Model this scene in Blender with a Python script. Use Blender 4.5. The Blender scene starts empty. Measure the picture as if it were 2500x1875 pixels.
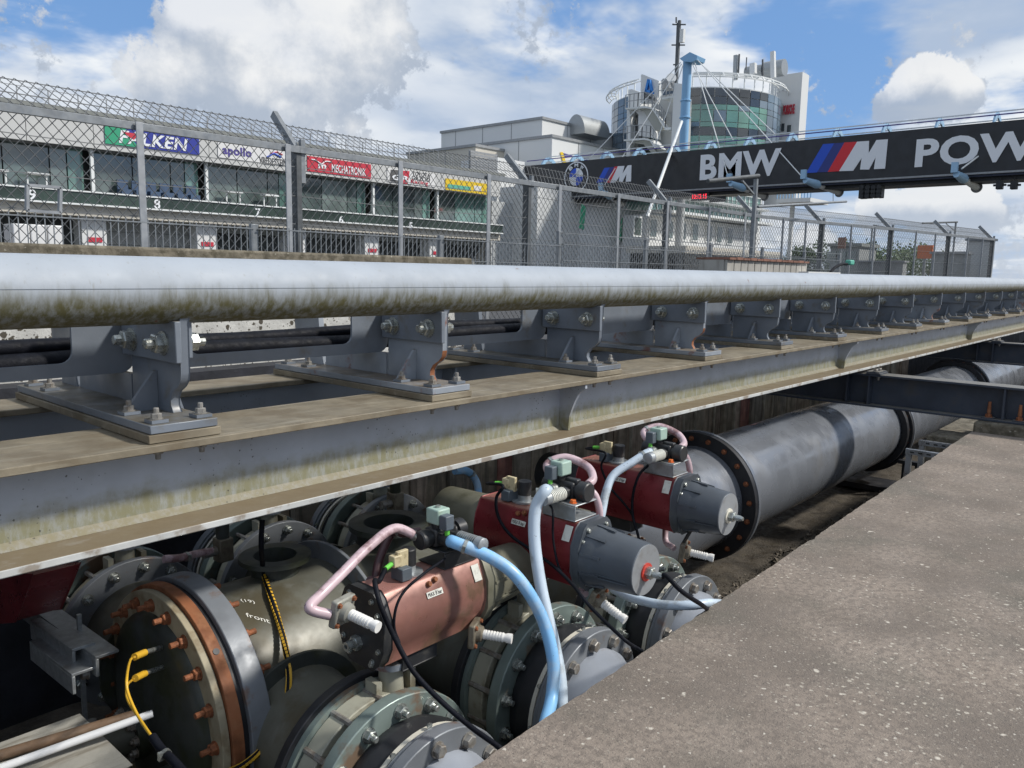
import bpy, math, random
from mathutils import Vector, Matrix
random.seed(11)
V = Vector
R = math.radians
sc = bpy.context.scene
C = sc.collection

# ------------------------------------------------------------------ camera
FPX, CX, CY = 1950.0, 1250.0, 937.5          # photograph is 2500 x 1875
ax = V((2985 - CX, -(692 - CY), -FPX)).normalized()      # vanishing point of the track
nz = V((.0185, 1, 277.6 / FPX))
az = (nz - ax * nz.dot(ax)).normalized()
ay = az.cross(ax)
CAM = Matrix((ax, ay, az))                   # camera space -> world (X along track, Y to the left, Z up)
cd = bpy.data.cameras.new('camera'); cam = bpy.data.objects.new('camera', cd); C.objects.link(cam)
cam.matrix_world = CAM.to_4x4()
cd.sensor_width = 36; cd.lens = 36 * FPX / 2500; cd.clip_start = .05; cd.clip_end = 6000
sc.camera = cam
sc.render.resolution_x = 1024; sc.render.resolution_y = 768

def ray(px, py): return CAM @ V((px - CX, -(py - CY), -FPX))
def PY(px, py, y): d = ray(px, py); return d * (y / d.y)
def PX(px, py, x): d = ray(px, py); return d * (x / d.x)
def PZ(px, py, z): d = ray(px, py); return d * (z / d.z)

# ------------------------------------------------------------------ sky and sun
SUN = V((.46, -.60, .66)).normalized()
w = bpy.data.worlds.new('World'); sc.world = w; w.use_nodes = True
nt = w.node_tree; N = nt.nodes; L = nt.links
for n in list(N): N.remove(n)
def nn(t, **k):
    n = N.new(t)
    for a, b in k.items(): setattr(n, a, b)
    return n
def wmath(op, a, b=None, clamp=False):
    n = nn('ShaderNodeMath', operation=op, use_clamp=clamp)
    for i, s in enumerate((a, b)):
        if s is None: continue
        if isinstance(s, (int, float)): n.inputs[i].default_value = s
        else: L.new(s, n.inputs[i])
    return n.outputs[0]
def wramp(s, lo, hi):
    n = nn('ShaderNodeMapRange', interpolation_type='SMOOTHSTEP')
    L.new(s, n.inputs[0]); n.inputs[1].default_value = lo; n.inputs[2].default_value = hi
    return n.outputs[0]
def wmix(f, a, b):
    n = nn('ShaderNodeMix', data_type='RGBA')
    if isinstance(f, float): n.inputs[0].default_value = f
    else: L.new(f, n.inputs[0])
    for i, s in ((6, a), (7, b)):
        if isinstance(s, tuple): n.inputs[i].default_value = (*s, 1)
        else: L.new(s, n.inputs[i])
    return n.outputs[2]
sky = nn('ShaderNodeTexSky', sky_type='NISHITA', sun_disc=False)
sky.sun_elevation = math.asin(SUN.z); sky.sun_rotation = math.atan2(SUN.x, SUN.y)
sky.air_density = 1.0; sky.dust_density = .6; sky.ozone_density = 2.0
tc = nn('ShaderNodeTexCoord'); sep = nn('ShaderNodeSeparateXYZ'); L.new(tc.outputs['Generated'], sep.inputs[0])
zz = wmath('ADD', wmath('MAXIMUM', sep.outputs[2], 0.0), .16)
u = wmath('DIVIDE', sep.outputs[0], zz); v = wmath('DIVIDE', sep.outputs[1], zz)
def cloud_noise(off, scale, detail, seed, rough=.56, sq=1.0):
    cb = nn('ShaderNodeCombineXYZ')
    L.new(wmath('ADD', u, off[0]), cb.inputs[0]); L.new(wmath('ADD', v, off[1]), cb.inputs[1]); cb.inputs[2].default_value = seed
    n = nn('ShaderNodeTexNoise', noise_dimensions='3D')
    n.inputs['Scale'].default_value = scale; n.inputs['Detail'].default_value = detail
    n.inputs['Roughness'].default_value = rough; n.inputs['Distortion'].default_value = .25
    L.new(cb.outputs[0], n.inputs['Vector']); return n.outputs[0]
SEED = 3.7
d1 = cloud_noise((0, 0), .85, 6, SEED)
d2 = cloud_noise((SUN.x * .30, SUN.y * .30), .85, 3, SEED)
fine = cloud_noise((3, 1), 2.6, 5, 9.1, .6)
dens = wmath('ADD', wmath('MULTIPLY', d1, .8), wmath('MULTIPLY', fine, .2))
def blob(px, py, rad):      # soft lobe around a sky direction
    d = ray(px, py).normalized(); vd = nn('ShaderNodeVectorMath', operation='DOT_PRODUCT'); L.new(tc.outputs['Generated'], vd.inputs[0]); vd.inputs[1].default_value = d
    return wramp(vd.outputs['Value'], math.cos(R(rad)), 1.0), d
for px_, py_, rad_, amp_ in ((1250, 200, 14, .10), (2250, 60, 8, .06), (250, 200, 9, .09), (1650, 160, 8, .05), (900, 60, 7, .03),
                             (140, 20, 9, -.17), (1420, 30, 8, -.07), (1950, 130, 7, -.06), (2100, 290, 6, -.10), (2450, 230, 5, -.06), (2250, 560, 9, -.08)):
    bl_, _ = blob(px_, py_, rad_); dens = wmath('ADD', dens, wmath('MULTIPLY', bl_, amp_))
mask = wramp(dens, .385, .50)
lit = wramp(wmath('ADD', wmath('MULTIPLY', wmath('SUBTRACT', d1, d2), 2.6), wmath('MULTIPLY', fine, .55)), .02, .62)
thick = wramp(dens, .50, .68)
lit2 = wmath('MULTIPLY', lit, wmath('SUBTRACT', 1.0, wmath('MULTIPLY', thick, .72)))
ccol = wmix(lit2, (.46, .56, .72), (.96, .985, 1.0))
nb = nn('ShaderNodeVectorMath', operation='SCALE'); L.new(sky.outputs[0], nb.inputs[0]); nb.inputs['Scale'].default_value = .10
blue = wmix(.6, nb.outputs[0], (.20, .43, .88))
skyc = wmix(wmath('MULTIPLY', mask, .96), blue, ccol)
# crisp cumulus heaps
def dnoise(scale, detail, off=(0, 0, 0), rough=.55):
    ad = nn('ShaderNodeVectorMath', operation='ADD'); L.new(tc.outputs['Generated'], ad.inputs[0]); ad.inputs[1].default_value = off
    n = nn('ShaderNodeTexNoise'); n.inputs['Scale'].default_value = scale; n.inputs['Detail'].default_value = detail; n.inputs['Roughness'].default_value = rough
    L.new(ad.outputs[0], n.inputs['Vector']); return n.outputs[0]
heap = None; lowz = None
for px_, py_, rad_, zr in ((490, 95, 4.5, None), (620, 140, 8.5, None), (800, 90, 7.5, None), (420, 190, 4.0, None), (2265, 222, 2.6, (275, 175)), (2335, 245, 1.8, (275, 175)), (2190, 255, 1.6, (275, 175)),
                           (2150, 510, 2.0, (560, 470)), (2250, 500, 2.2, (560, 470)), (2360, 515, 2.4, (560, 470)), (1985, 600, 1.8, None)):
    b_, d_ = blob(px_, py_, rad_)
    z0_, z1_ = (d_.z - math.sin(R(rad_)) * .75, d_.z + math.sin(R(rad_)) * .45) if zr is None else (ray(px_, zr[0]).normalized().z, ray(px_, zr[1]).normalized().z)
    sh_ = wramp(sep.outputs[2], z0_, z1_)
    sh_ = wmath('MULTIPLY', b_ if zr is None else wramp(b_, 0., .25), sh_)
    heap = b_ if heap is None else wmath('MAXIMUM', heap, b_); lowz = sh_ if lowz is None else wmath('MAXIMUM', lowz, sh_)
na = dnoise(9, 7, (0, 0, 0), .6); nb_ = dnoise(9, 3, tuple(SUN * .035)); nc = dnoise(42, 5, (2, 1, 4), .66)
hd_ = wmath('ADD', heap, wmath('ADD', wmath('MULTIPLY', wmath('SUBTRACT', na, .5), 2.3), wmath('MULTIPLY', wmath('SUBTRACT', nc, .5), 1.9)))
hm = wramp(hd_, .22, .52)
hl = wmath('ADD', wmath('MULTIPLY', lowz, 1.0), wmath('ADD', wmath('MULTIPLY', wmath('SUBTRACT', na, nb_), 2.6), wmath('MULTIPLY', wmath('SUBTRACT', nc, .5), .4)))
hcol = wmix(wramp(hl, .05, 1.0), (.42, .49, .60), (.93, .935, .935))
skyc = wmix(wmath('MULTIPLY', hm, .86), skyc, hcol)
hz = wramp(sep.outputs[2], .0, .14)
skyc = wmix(wmath('MULTIPLY', wmath('SUBTRACT', 1.0, hz), .45), skyc, (.72, .78, .86))
bg = nn('ShaderNodeBackground'); L.new(skyc, bg.inputs[0]); bg.inputs[1].default_value = .84
out = nn('ShaderNodeOutputWorld'); L.new(bg.outputs[0], out.inputs[0])

sl = bpy.data.lights.new('sun', 'SUN'); so = bpy.data.objects.new('sun', sl); C.objects.link(so)
sl.energy = 3.4; sl.angle = R(5.0); sl.color = (1, .955, .88)
so.rotation_euler = (-SUN).to_track_quat('-Z', 'Y').to_euler(); so.location = (0, 0, 40)
sc.view_settings.view_transform = 'Standard'; sc.view_settings.look = 'None'
sc.view_settings.exposure = .20; sc.view_settings.gamma = 1

# ------------------------------------------------------------------ materials
MATS = {}
def mat(name, col, rough=.5, metal=0., var=.12, vs=5., dirt=None, top=None, streak=None, spots=(), band=None,
        bump=0., bs=60., emit=None, spec=None, rvar=.1, coat=0., ior=None):
    """dirt=(colour, amount, scale, lo, hi); top=(colour, amount, lo, hi); streak=(colour, amount, (sx,sy,sz), lo, hi);
    spots=[(colour, scale, radius, amount)]; band=(colour, z_hi, z_lo, amount, (sx,sy,sz)) algae below a height."""
    m = bpy.data.materials.new(name); m.use_nodes = True; t = m.node_tree; n_ = t.nodes; l_ = t.links
    b = n_['Principled BSDF']; b.inputs['Roughness'].default_value = rough; b.inputs['Metallic'].default_value = metal
    if spec is not None: b.inputs['Specular IOR Level'].default_value = spec
    if ior: b.inputs['IOR'].default_value = ior
    if coat: b.inputs['Coat Weight'].default_value = coat
    geo = n_.new('ShaderNodeNewGeometry'); pos = geo.outputs['Position']
    def noise(scale, det=5, vec=None, rgh=.55):
        x = n_.new('ShaderNodeTexNoise'); x.inputs['Scale'].default_value = scale; x.inputs['Detail'].default_value = det
        x.inputs['Roughness'].default_value = rgh; l_.new(vec or pos, x.inputs['Vector']); return x.outputs[0]
    def mp(sx):
        x = n_.new('ShaderNodeMapping'); x.inputs['Scale'].default_value = sx; l_.new(pos, x.inputs['Vector']); return x.outputs[0]
    def ramp(s, lo, hi, a=0., bb=1.):
        x = n_.new('ShaderNodeMapRange'); x.interpolation_type = 'SMOOTHSTEP'; l_.new(s, x.inputs[0])
        x.inputs[1].default_value = lo; x.inputs[2].default_value = hi; x.inputs[3].default_value = a; x.inputs[4].default_value = bb
        return x.outputs[0]
    def mth(op, a, bb):
        x = n_.new('ShaderNodeMath'); x.operation = op
        for i, s in enumerate((a, bb)):
            if isinstance(s, (int, float)): x.inputs[i].default_value = s
            else: l_.new(s, x.inputs[i])
        return x.outputs[0]
    def mix(f, a, bb):
        x = n_.new('ShaderNodeMix'); x.data_type = 'RGBA'; l_.new(f, x.inputs[0])
        for i, s in ((6, a), (7, bb)):
            if isinstance(s, tuple): x.inputs[i].default_value = (*s, 1)
            else: l_.new(s, x.inputs[i])
        return x.outputs[2]
    plain = var <= .061 and not (dirt or streak or band or top or spots or bump)
    if plain:
        b.inputs['Base Color'].default_value = (*col, 1); MATS[name] = m
        if emit: b.inputs['Emission Color'].default_value = (*emit[0], 1); b.inputs['Emission Strength'].default_value = emit[1]
        return m
    base = noise(vs, 4)
    c = mix(ramp(base, .3, .7), tuple(k * (1 - var) for k in col), tuple(min(1, k * (1 + var)) for k in col))
    if dirt:
        c = mix(ramp(noise(dirt[2], 5, None, .62), dirt[3], dirt[4], 0, dirt[1]), c, dirt[0])
    if streak:
        c = mix(ramp(noise(1.0, 4, mp(streak[2]), .6), streak[3], streak[4], 0, streak[1]), c, streak[0])
    if band:
        sp = n_.new('ShaderNodeSeparateXYZ'); l_.new(pos, sp.inputs[0])
        nz1 = noise(1.0, 6, mp(band[4]), .65)
        h = mth('ADD', sp.outputs[2], mth('MULTIPLY', mth('SUBTRACT', nz1, .5), band[5] if len(band) > 5 else .12))
        f = ramp(h, band[1], band[2], 0, 1)
        f = mth('MULTIPLY', f, ramp(noise(1.0, 7, mp((40, 40, 12)), .7), .34, .60, .55, band[3]))
        c = mix(f, c, band[0])
    if top:
        sn = n_.new('ShaderNodeSeparateXYZ'); l_.new(geo.outputs['Normal'], sn.inputs[0])
        f = mth('MULTIPLY', ramp(sn.outputs[2], .55, .9), ramp(noise(9, 5, None, .65), top[2], top[3], top[4] if len(top) > 4 else 0, top[1]))
        c = mix(f, c, top[0])
    for s_ in spots:
        vo = n_.new('ShaderNodeTexVoronoi'); vo.inputs['Scale'].default_value = s_[1]
        wv = n_.new('ShaderNodeVectorMath'); wv.operation = 'ADD'; l_.new(pos, wv.inputs[0])
        nx = n_.new('ShaderNodeTexNoise'); nx.inputs['Scale'].default_value = s_[1] * 2.2; l_.new(pos, nx.inputs['Vector'])
        sc_ = n_.new('ShaderNodeVectorMath'); sc_.operation = 'SCALE'; sc_.inputs['Scale'].default_value = .5 / s_[1]
        l_.new(nx.outputs['Color'], sc_.inputs[0]); l_.new(sc_.outputs[0], wv.inputs[1]); l_.new(wv.outputs[0], vo.inputs['Vector'])
        sepc = n_.new('ShaderNodeSeparateColor'); l_.new(vo.outputs['Color'], sepc.inputs[0])
        rr = mth('MULTIPLY', sepc.outputs[0], s_[2])
        f = ramp(mth('SUBTRACT', vo.outputs['Distance'], rr), .03, -.05, 0, s_[3])
        if len(s_) > 4: f = mth('MULTIPLY', f, ramp(noise(s_[4], 3), .45, .6))
        c = mix(f, c, s_[0])
    l_.new(c, b.inputs['Base Color'])
    l_.new(ramp(noise(vs * 2.3, 3), .3, .7, max(.03, rough - rvar), min(1, rough + rvar)), b.inputs['Roughness'])
    if bump:
        bp = n_.new('ShaderNodeBump'); bp.inputs['Strength'].default_value = bump; bp.inputs['Distance'].default_value = .01
        l_.new(noise(bs, 4, None, .65), bp.inputs['Height']); l_.new(bp.outputs[0], b.inputs['Normal'])
    if emit:
        b.inputs['Emission Color'].default_value = (*emit[0], 1); b.inputs['Emission Strength'].default_value = emit[1]
    MATS[name] = m
    return m
STEEL = (.155, .178, .212)
BROWN = (.155, .115, .07); MOSS = (.10, .10, .035); RUST = (.20, .06, .022)
mat('rail_paint', (.345, .38, .425), .60, spec=.3, var=.05, band=((.105, .098, .045), -.055, -.150, 1.0, (26, 26, 5), .13), bump=.06, bs=30,
    spots=[((.16, .06, .03), 9, .10, .9, 3.)], streak=((.20, .18, .12), .35, (60, 60, 4), .60, .75))
mat('bracket_paint', STEEL, .46, var=.10, dirt=((.12, .10, .07), .6, 7, .55, .72), top=((.105, .088, .058), .9, .30, .60, .45), bump=.05, bs=40)
mat('bracket_rust', (.26, .29, .33), .5, var=.15, dirt=(RUST, .75, 6, .57, .68), top=(BROWN, .85, .30, .6, .3), bump=.08, bs=40)
mat('girder_paint', (.40, .44, .50), .5, var=.07, band=((.215, .205, .115), -.70, -.79, .95, (10, 10, 14), .14),
    dirt=((.16, .13, .08), .30, 3, .55, .8), top=((.20, .155, .095), .97, .25, .45, .75), spots=[((.05, .05, .04), 60, .22, .85, 3.)], bump=.07, bs=45)
mat('flange_brown', (.205, .175, .125), .6, var=.2, vs=8, dirt=((.14, .11, .07), .8, 5, .45, .65), streak=((.30, .27, .21), .6, (3, 30, 30), .54, .7), bump=.12, bs=60)
mat('flange_edge', (.50, .51, .50), .5, var=.15, dirt=((.20, .15, .10), .7, 9, .48, .62), top=((.20, .155, .095), .97, .25, .45, .75), bump=.06, bs=60)
mat('dark_girder', (.035, .045, .065), .5, var=.2, dirt=((.06, .055, .05), .6, 5, .5, .7), top=((.19, .18, .16), .9, .3, .5, .55))
mat('galvanised', (.34, .36, .37), .42, .55, var=.15, vs=30, dirt=((.18, .15, .11), .4, 8, .52, .72))
mat('zinc_bolt', (.40, .42, .40), .32, .75, var=.2, vs=40, dirt=((.12, .10, .07), .5, 30, .52, .68))
mat('dull_bolt', (.30, .29, .27), .5, .4, var=.2, vs=40, dirt=((.15, .10, .06), .6, 25, .45, .65))
mat('rust_bolt', (.24, .085, .035), .75, .1, var=.35, vs=60, bump=.2, bs=150)
mat('rust_ring', (.23, .085, .035), .72, .1, var=.3, vs=9, dirt=((.33, .15, .07), .6, 14, .45, .65), bump=.1, bs=70)
mat('cream_ring', (.33, .29, .20), .6, var=.18, vs=8, dirt=((.17, .12, .06), .7, 10, .48, .66))
mat('cable_black', (.006, .007, .011), .6, spec=.15, var=.3, vs=20, bump=.2, bs=140)
mat('rubber', (.016, .017, .02), .55, var=.3)
mat('tank_steel', (.215, .23, .258), .27, .35, var=.08, vs=1.6, dirt=((.13, .105, .07), .45, 1.6, .54, .74), streak=((.30, .315, .34), .15, (1.2, 7, 7), .5, .75), bump=.03, bs=12, rvar=.12)
mat('tank_flange', (.018, .019, .023), .5, var=.25, dirt=((.05, .045, .04), .5, 8, .5, .7))
mat('manifold', (.112, .112, .09), .50, .10, var=.16, vs=3, dirt=((.075, .06, .03), .75, 3.2, .46, .64), streak=((.19, .195, .18), .45, (9, 9, 2.5), .54, .74), bump=.05, bs=30)
mat('manifold_dark', (.055, .062, .058), .46, .2, var=.25, vs=4, dirt=((.04, .045, .02), .8, 5, .42, .62), bump=.05, bs=40)
mat('grey_flange', (.19, .205, .225), .45, .2, var=.12, dirt=((.17, .09, .05), .7, 9, .56, .70), bump=.05, bs=50)
mat('green_flange', (.20, .25, .235), .42, .25, var=.14, dirt=((.20, .10, .045), .75, 6, .54, .68), bump=.05, bs=50)
mat('valve_cream', (.34, .335, .27), .55, var=.15, dirt=((.14, .11, .06), .7, 7, .48, .66))
mat('outlet_paint', (.30, .325, .37), .40, .1, var=.08, dirt=((.20, .13, .09), .5, 7, .58, .72), bump=.04, bs=30)
mat('white_seal', (.62, .59, .50), .6, var=.12)
mat('red_actuator', (.165, .019, .024), .33, .25, var=.22, vs=6, top=((.36, .17, .12), .75, .25, .6, .45), dirt=((.24, .05, .045), .5, 4, .5, .75), rvar=.08)
mat('faded_actuator', (.255, .12, .095), .36, .2, var=.2, vs=7, dirt=((.13, .085, .05), .8, 6, .48, .64), top=((.42, .20, .17), .8, .2, .5, .5))
mat('canister', (.062, .072, .085), .42, .1, var=.15, dirt=((.13, .13, .115), .5, 6, .52, .74), bump=.04, bs=80)
mat('canister_olive', (.18, .175, .13), .45, .1, var=.18, dirt=((.05, .05, .025), .7, 5, .45, .65))
mat('canister_face', (.26, .275, .29), .45, .2, var=.10, dirt=((.16, .15, .14), .5, 12, .5, .7))
mat('black_plastic', (.022, .023, .025), .45, var=.3, dirt=((.08, .075, .065), .5, 20, .52, .7))
mat('mint_coil', (.33, .45, .39), .5, var=.08, dirt=((.22, .28, .18), .6, 25, .5, .7))
mat('grey_plastic', (.09, .11, .13), .5, var=.15)
mat('cream_sensor', (.55, .47, .29), .5, var=.15, dirt=((.2, .15, .07), .6, 40, .5, .7))
mat('white_muffler', (.78, .77, .74), .5, var=.06)
mat('bronze_block', (.20, .175, .13), .5, .2, var=.2, dirt=((.08, .06, .04), .6, 25, .45, .65))
mat('grey_block', (.28, .275, .24), .5, .2, var=.15, dirt=((.12, .10, .07), .6, 25, .5, .68))
mat('blue_hose', (.22, .47, .76), .42, var=.10, vs=9, dirt=((.40, .52, .64), .7, 10, .46, .66), spots=[((.12, .16, .2), 70, .2, .6, 9)])
mat('pale_hose', (.50, .59, .68), .45, var=.08, dirt=((.26, .28, .28), .7, 11, .52, .68), spots=[((.12, .13, .14), 70, .22, .7, 9)])
mat('pink_hose', (.52, .39, .42), .42, var=.12, dirt=((.17, .08, .08), .85, 9, .48, .62), spots=[((.1, .05, .05), 60, .2, .7, 8)])
mat('dark_hose', (.06, .025, .028), .4, var=.2)
mat('yellow', (.65, .38, .03), .45, var=.1)
mat('green_plug', (.13, .50, .06), .45, var=.1)
mat('red_ring', (.50, .05, .035), .5, var=.15)
mat('label_white', (.62, .62, .56), .5, var=.08, dirt=((.3, .29, .25), .5, 40, .5, .7))
mat('ink', (.02, .02, .02), .6, var=.1)
mat('chalk', (.75, .74, .68), .8, var=.1)
mat('slab', (.225, .186, .153), .9, var=.26, vs=2.2, dirt=((.15, .125, .105), .7, 40, .42, .62), bump=.55, bs=130,
    spots=[((.33, .29, .24), 70, .34, .6), ((.07, .062, .055), 95, .26, .7), ((.56, .52, .45), 30, .16, .85), ((.60, .55, .47), 12, .13, .85), ((.55, .50, .42), 42, .30, .7, 1.1)],
    streak=((.105, .10, .08), .6, (1.6, 1.6, 1.6), .48, .70))
mat('old_concrete', (.16, .14, .105), .92, var=.3, vs=9, dirt=((.07, .06, .04), .85, 14, .44, .62), bump=.6, bs=60, spots=[((.38, .36, .30), 30, .2, .6)])
mat('white_wall', (.52, .52, .50), .85, var=.14, vs=8, spots=[((.05, .04, .025), 26, .46, .95), ((.04, .03, .02), 60, .34, .8), ((.20, .17, .12), 9, .22, .6)], bump=.4, bs=50)
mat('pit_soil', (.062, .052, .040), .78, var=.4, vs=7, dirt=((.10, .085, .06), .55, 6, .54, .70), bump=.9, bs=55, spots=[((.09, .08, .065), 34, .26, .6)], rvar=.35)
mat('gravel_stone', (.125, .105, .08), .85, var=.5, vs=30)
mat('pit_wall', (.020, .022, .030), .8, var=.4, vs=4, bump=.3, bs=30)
for i_, c_ in enumerate([(.36, .29, .215), (.30, .255, .19), (.42, .37, .29), (.32, .15, .12), (.26, .23, .185), (.40, .32, .25)]):
    mat('lagging%d' % i_, c_, .85, var=.3, vs=7, streak=(tuple(k * .4 for k in c_), .8, (18, 18, 1.4), .45, .65), dirt=((.21, .19, .16), .5, 9, .56, .74), bump=.4, bs=50)
mat('timber', (.30, .29, .255), .8, var=.15, vs=5, streak=((.15, .13, .10), .7, (3, 26, 26), .48, .66), bump=.3, bs=40)
mat('wood_pole', (.12, .075, .045), .7, var=.3, vs=20, streak=((.22, .16, .11), .5, (4, 40, 40), .5, .7))
mat('pole_white', (.66, .67, .68), .35, var=.06)
mat('fence_galv', (.22, .235, .25), .45, .45, var=.14, vs=14)
mat('fence_dark', (.085, .092, .098), .5, .2, var=.2, vs=10)
mat('fence_light', (.30, .315, .335), .45, .4, var=.1, vs=10)
mat('wire', (.17, .175, .18), .5, .4, var=.1)
mat('asphalt', (.055, .055, .058), .9, var=.2, bump=.3, bs=80)
mat('ground', (.09, .095, .07), .95, var=.3, vs=.3)
mat('fascia', (.50, .505, .50), .6, var=.04, vs=.6)
mat('panel_grey', (.44, .455, .46), .55, var=.03, vs=.4)
mat('panel_white', (.64, .65, .65), .55, var=.03, vs=.4)
mat('panel_beige', (.52, .49, .43), .6, var=.05, vs=.5)
mat('trim_grey', (.28, .29, .30), .5, .2, var=.1)
mat('trim_white', (.68, .70, .70), .5, var=.05)
mat('pit_glass', (.085, .115, .11), .06, var=.5, vs=.35, ior=2.0, rvar=.02)
mat('pit_glass_pale', (.15, .19, .18), .10, var=.3, vs=.6, ior=2.0, rvar=.02)
mat('chair_blue', (.04, .075, .14), .6, var=.1)
mat('pit_glass_green', (.13, .24, .21), .08, var=.3, vs=.5, ior=2.0, rvar=.02)
mat('balcony_green', (.032, .05, .042), .25, var=.3, vs=.6)
mat('garage_dark', (.045, .05, .05), .8, var=.4, vs=1)
mat('garage_door', (.26, .265, .255), .6, var=.08, vs=1)
mat('roof_grey', (.20, .21, .20), .7, var=.1)
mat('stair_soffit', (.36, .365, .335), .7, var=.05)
mat('tower_dark', (.022, .026, .028), .07, var=.4, vs=.5, ior=2.0, rvar=.02)
mat('tower_green', (.12, .28, .22), .10, var=.25, vs=.3, ior=2.0, rvar=.03)
mat('tower_blue', (.12, .17, .22), .06, var=.3, vs=.3, ior=2.0, rvar=.02)
mat('mast_blue', (.21, .41, .64), .4, var=.06)
mat('arch_blue', (.30, .48, .66), .4, var=.06)
mat('gantry_black', (.016, .017, .020), .45, var=.12, vs=.8)
mat('gantry_under', (.02, .028, .06), .5, var=.2)
mat('letter', (.72, .74, .77), .5, var=.03)
mat('m_blue', (.012, .075, .52), .5, var=.03); mat('m_navy', (.02, .035, .20), .5, var=.03); mat('m_red', (.62, .02, .03), .5, var=.03)
mat('sign_green', (.02, .30, .16), .5, var=.04); mat('sign_blue', (.015, .03, .28), .5, var=.04); mat('sign_red', (.50, .025, .05), .5, var=.04)
mat('sign_yellow', (.72, .50, .02), .5, var=.04); mat('sign_violet', (.07, .05, .25), .5, var=.04); mat('sign_teal', (.10, .40, .30), .5, var=.05)
mat('sign_white', (.66, .66, .66), .5, var=.03); mat('sign_grey', (.09, .09, .09), .5, var=.04); mat('sign_orange', (.70, .16, .03), .5, var=.05)
mat('led_red', (.3, .01, .01), .5, emit=((1, .03, .06), 2.2))
mat('tuv_blue', (.02, .20, .60), .4, var=.04)
mat('bench_slat', (.36, .345, .315), .8, var=.12, streak=((.2, .18, .15), .5, (20, 20, 2), .5, .7))
mat('bench_top', (.20, .095, .065), .7, var=.25, vs=12)
mat('lamp_case', (.012, .012, .013), .5, var=.2)
mat('steel_strut', (.45, .47, .50), .3, .8, var=.08)
mat('leaf_a', (.040, .075, .022), .7, var=.4, vs=2); mat('leaf_b', (.065, .105, .035), .7, var=.4, vs=2); mat('bark', (.07, .05, .035), .9, var=.3)
mat('far_wall', (.25, .26, .26), .8, var=.1); mat('far_roof', (.22, .12, .09), .8, var=.15)

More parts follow.
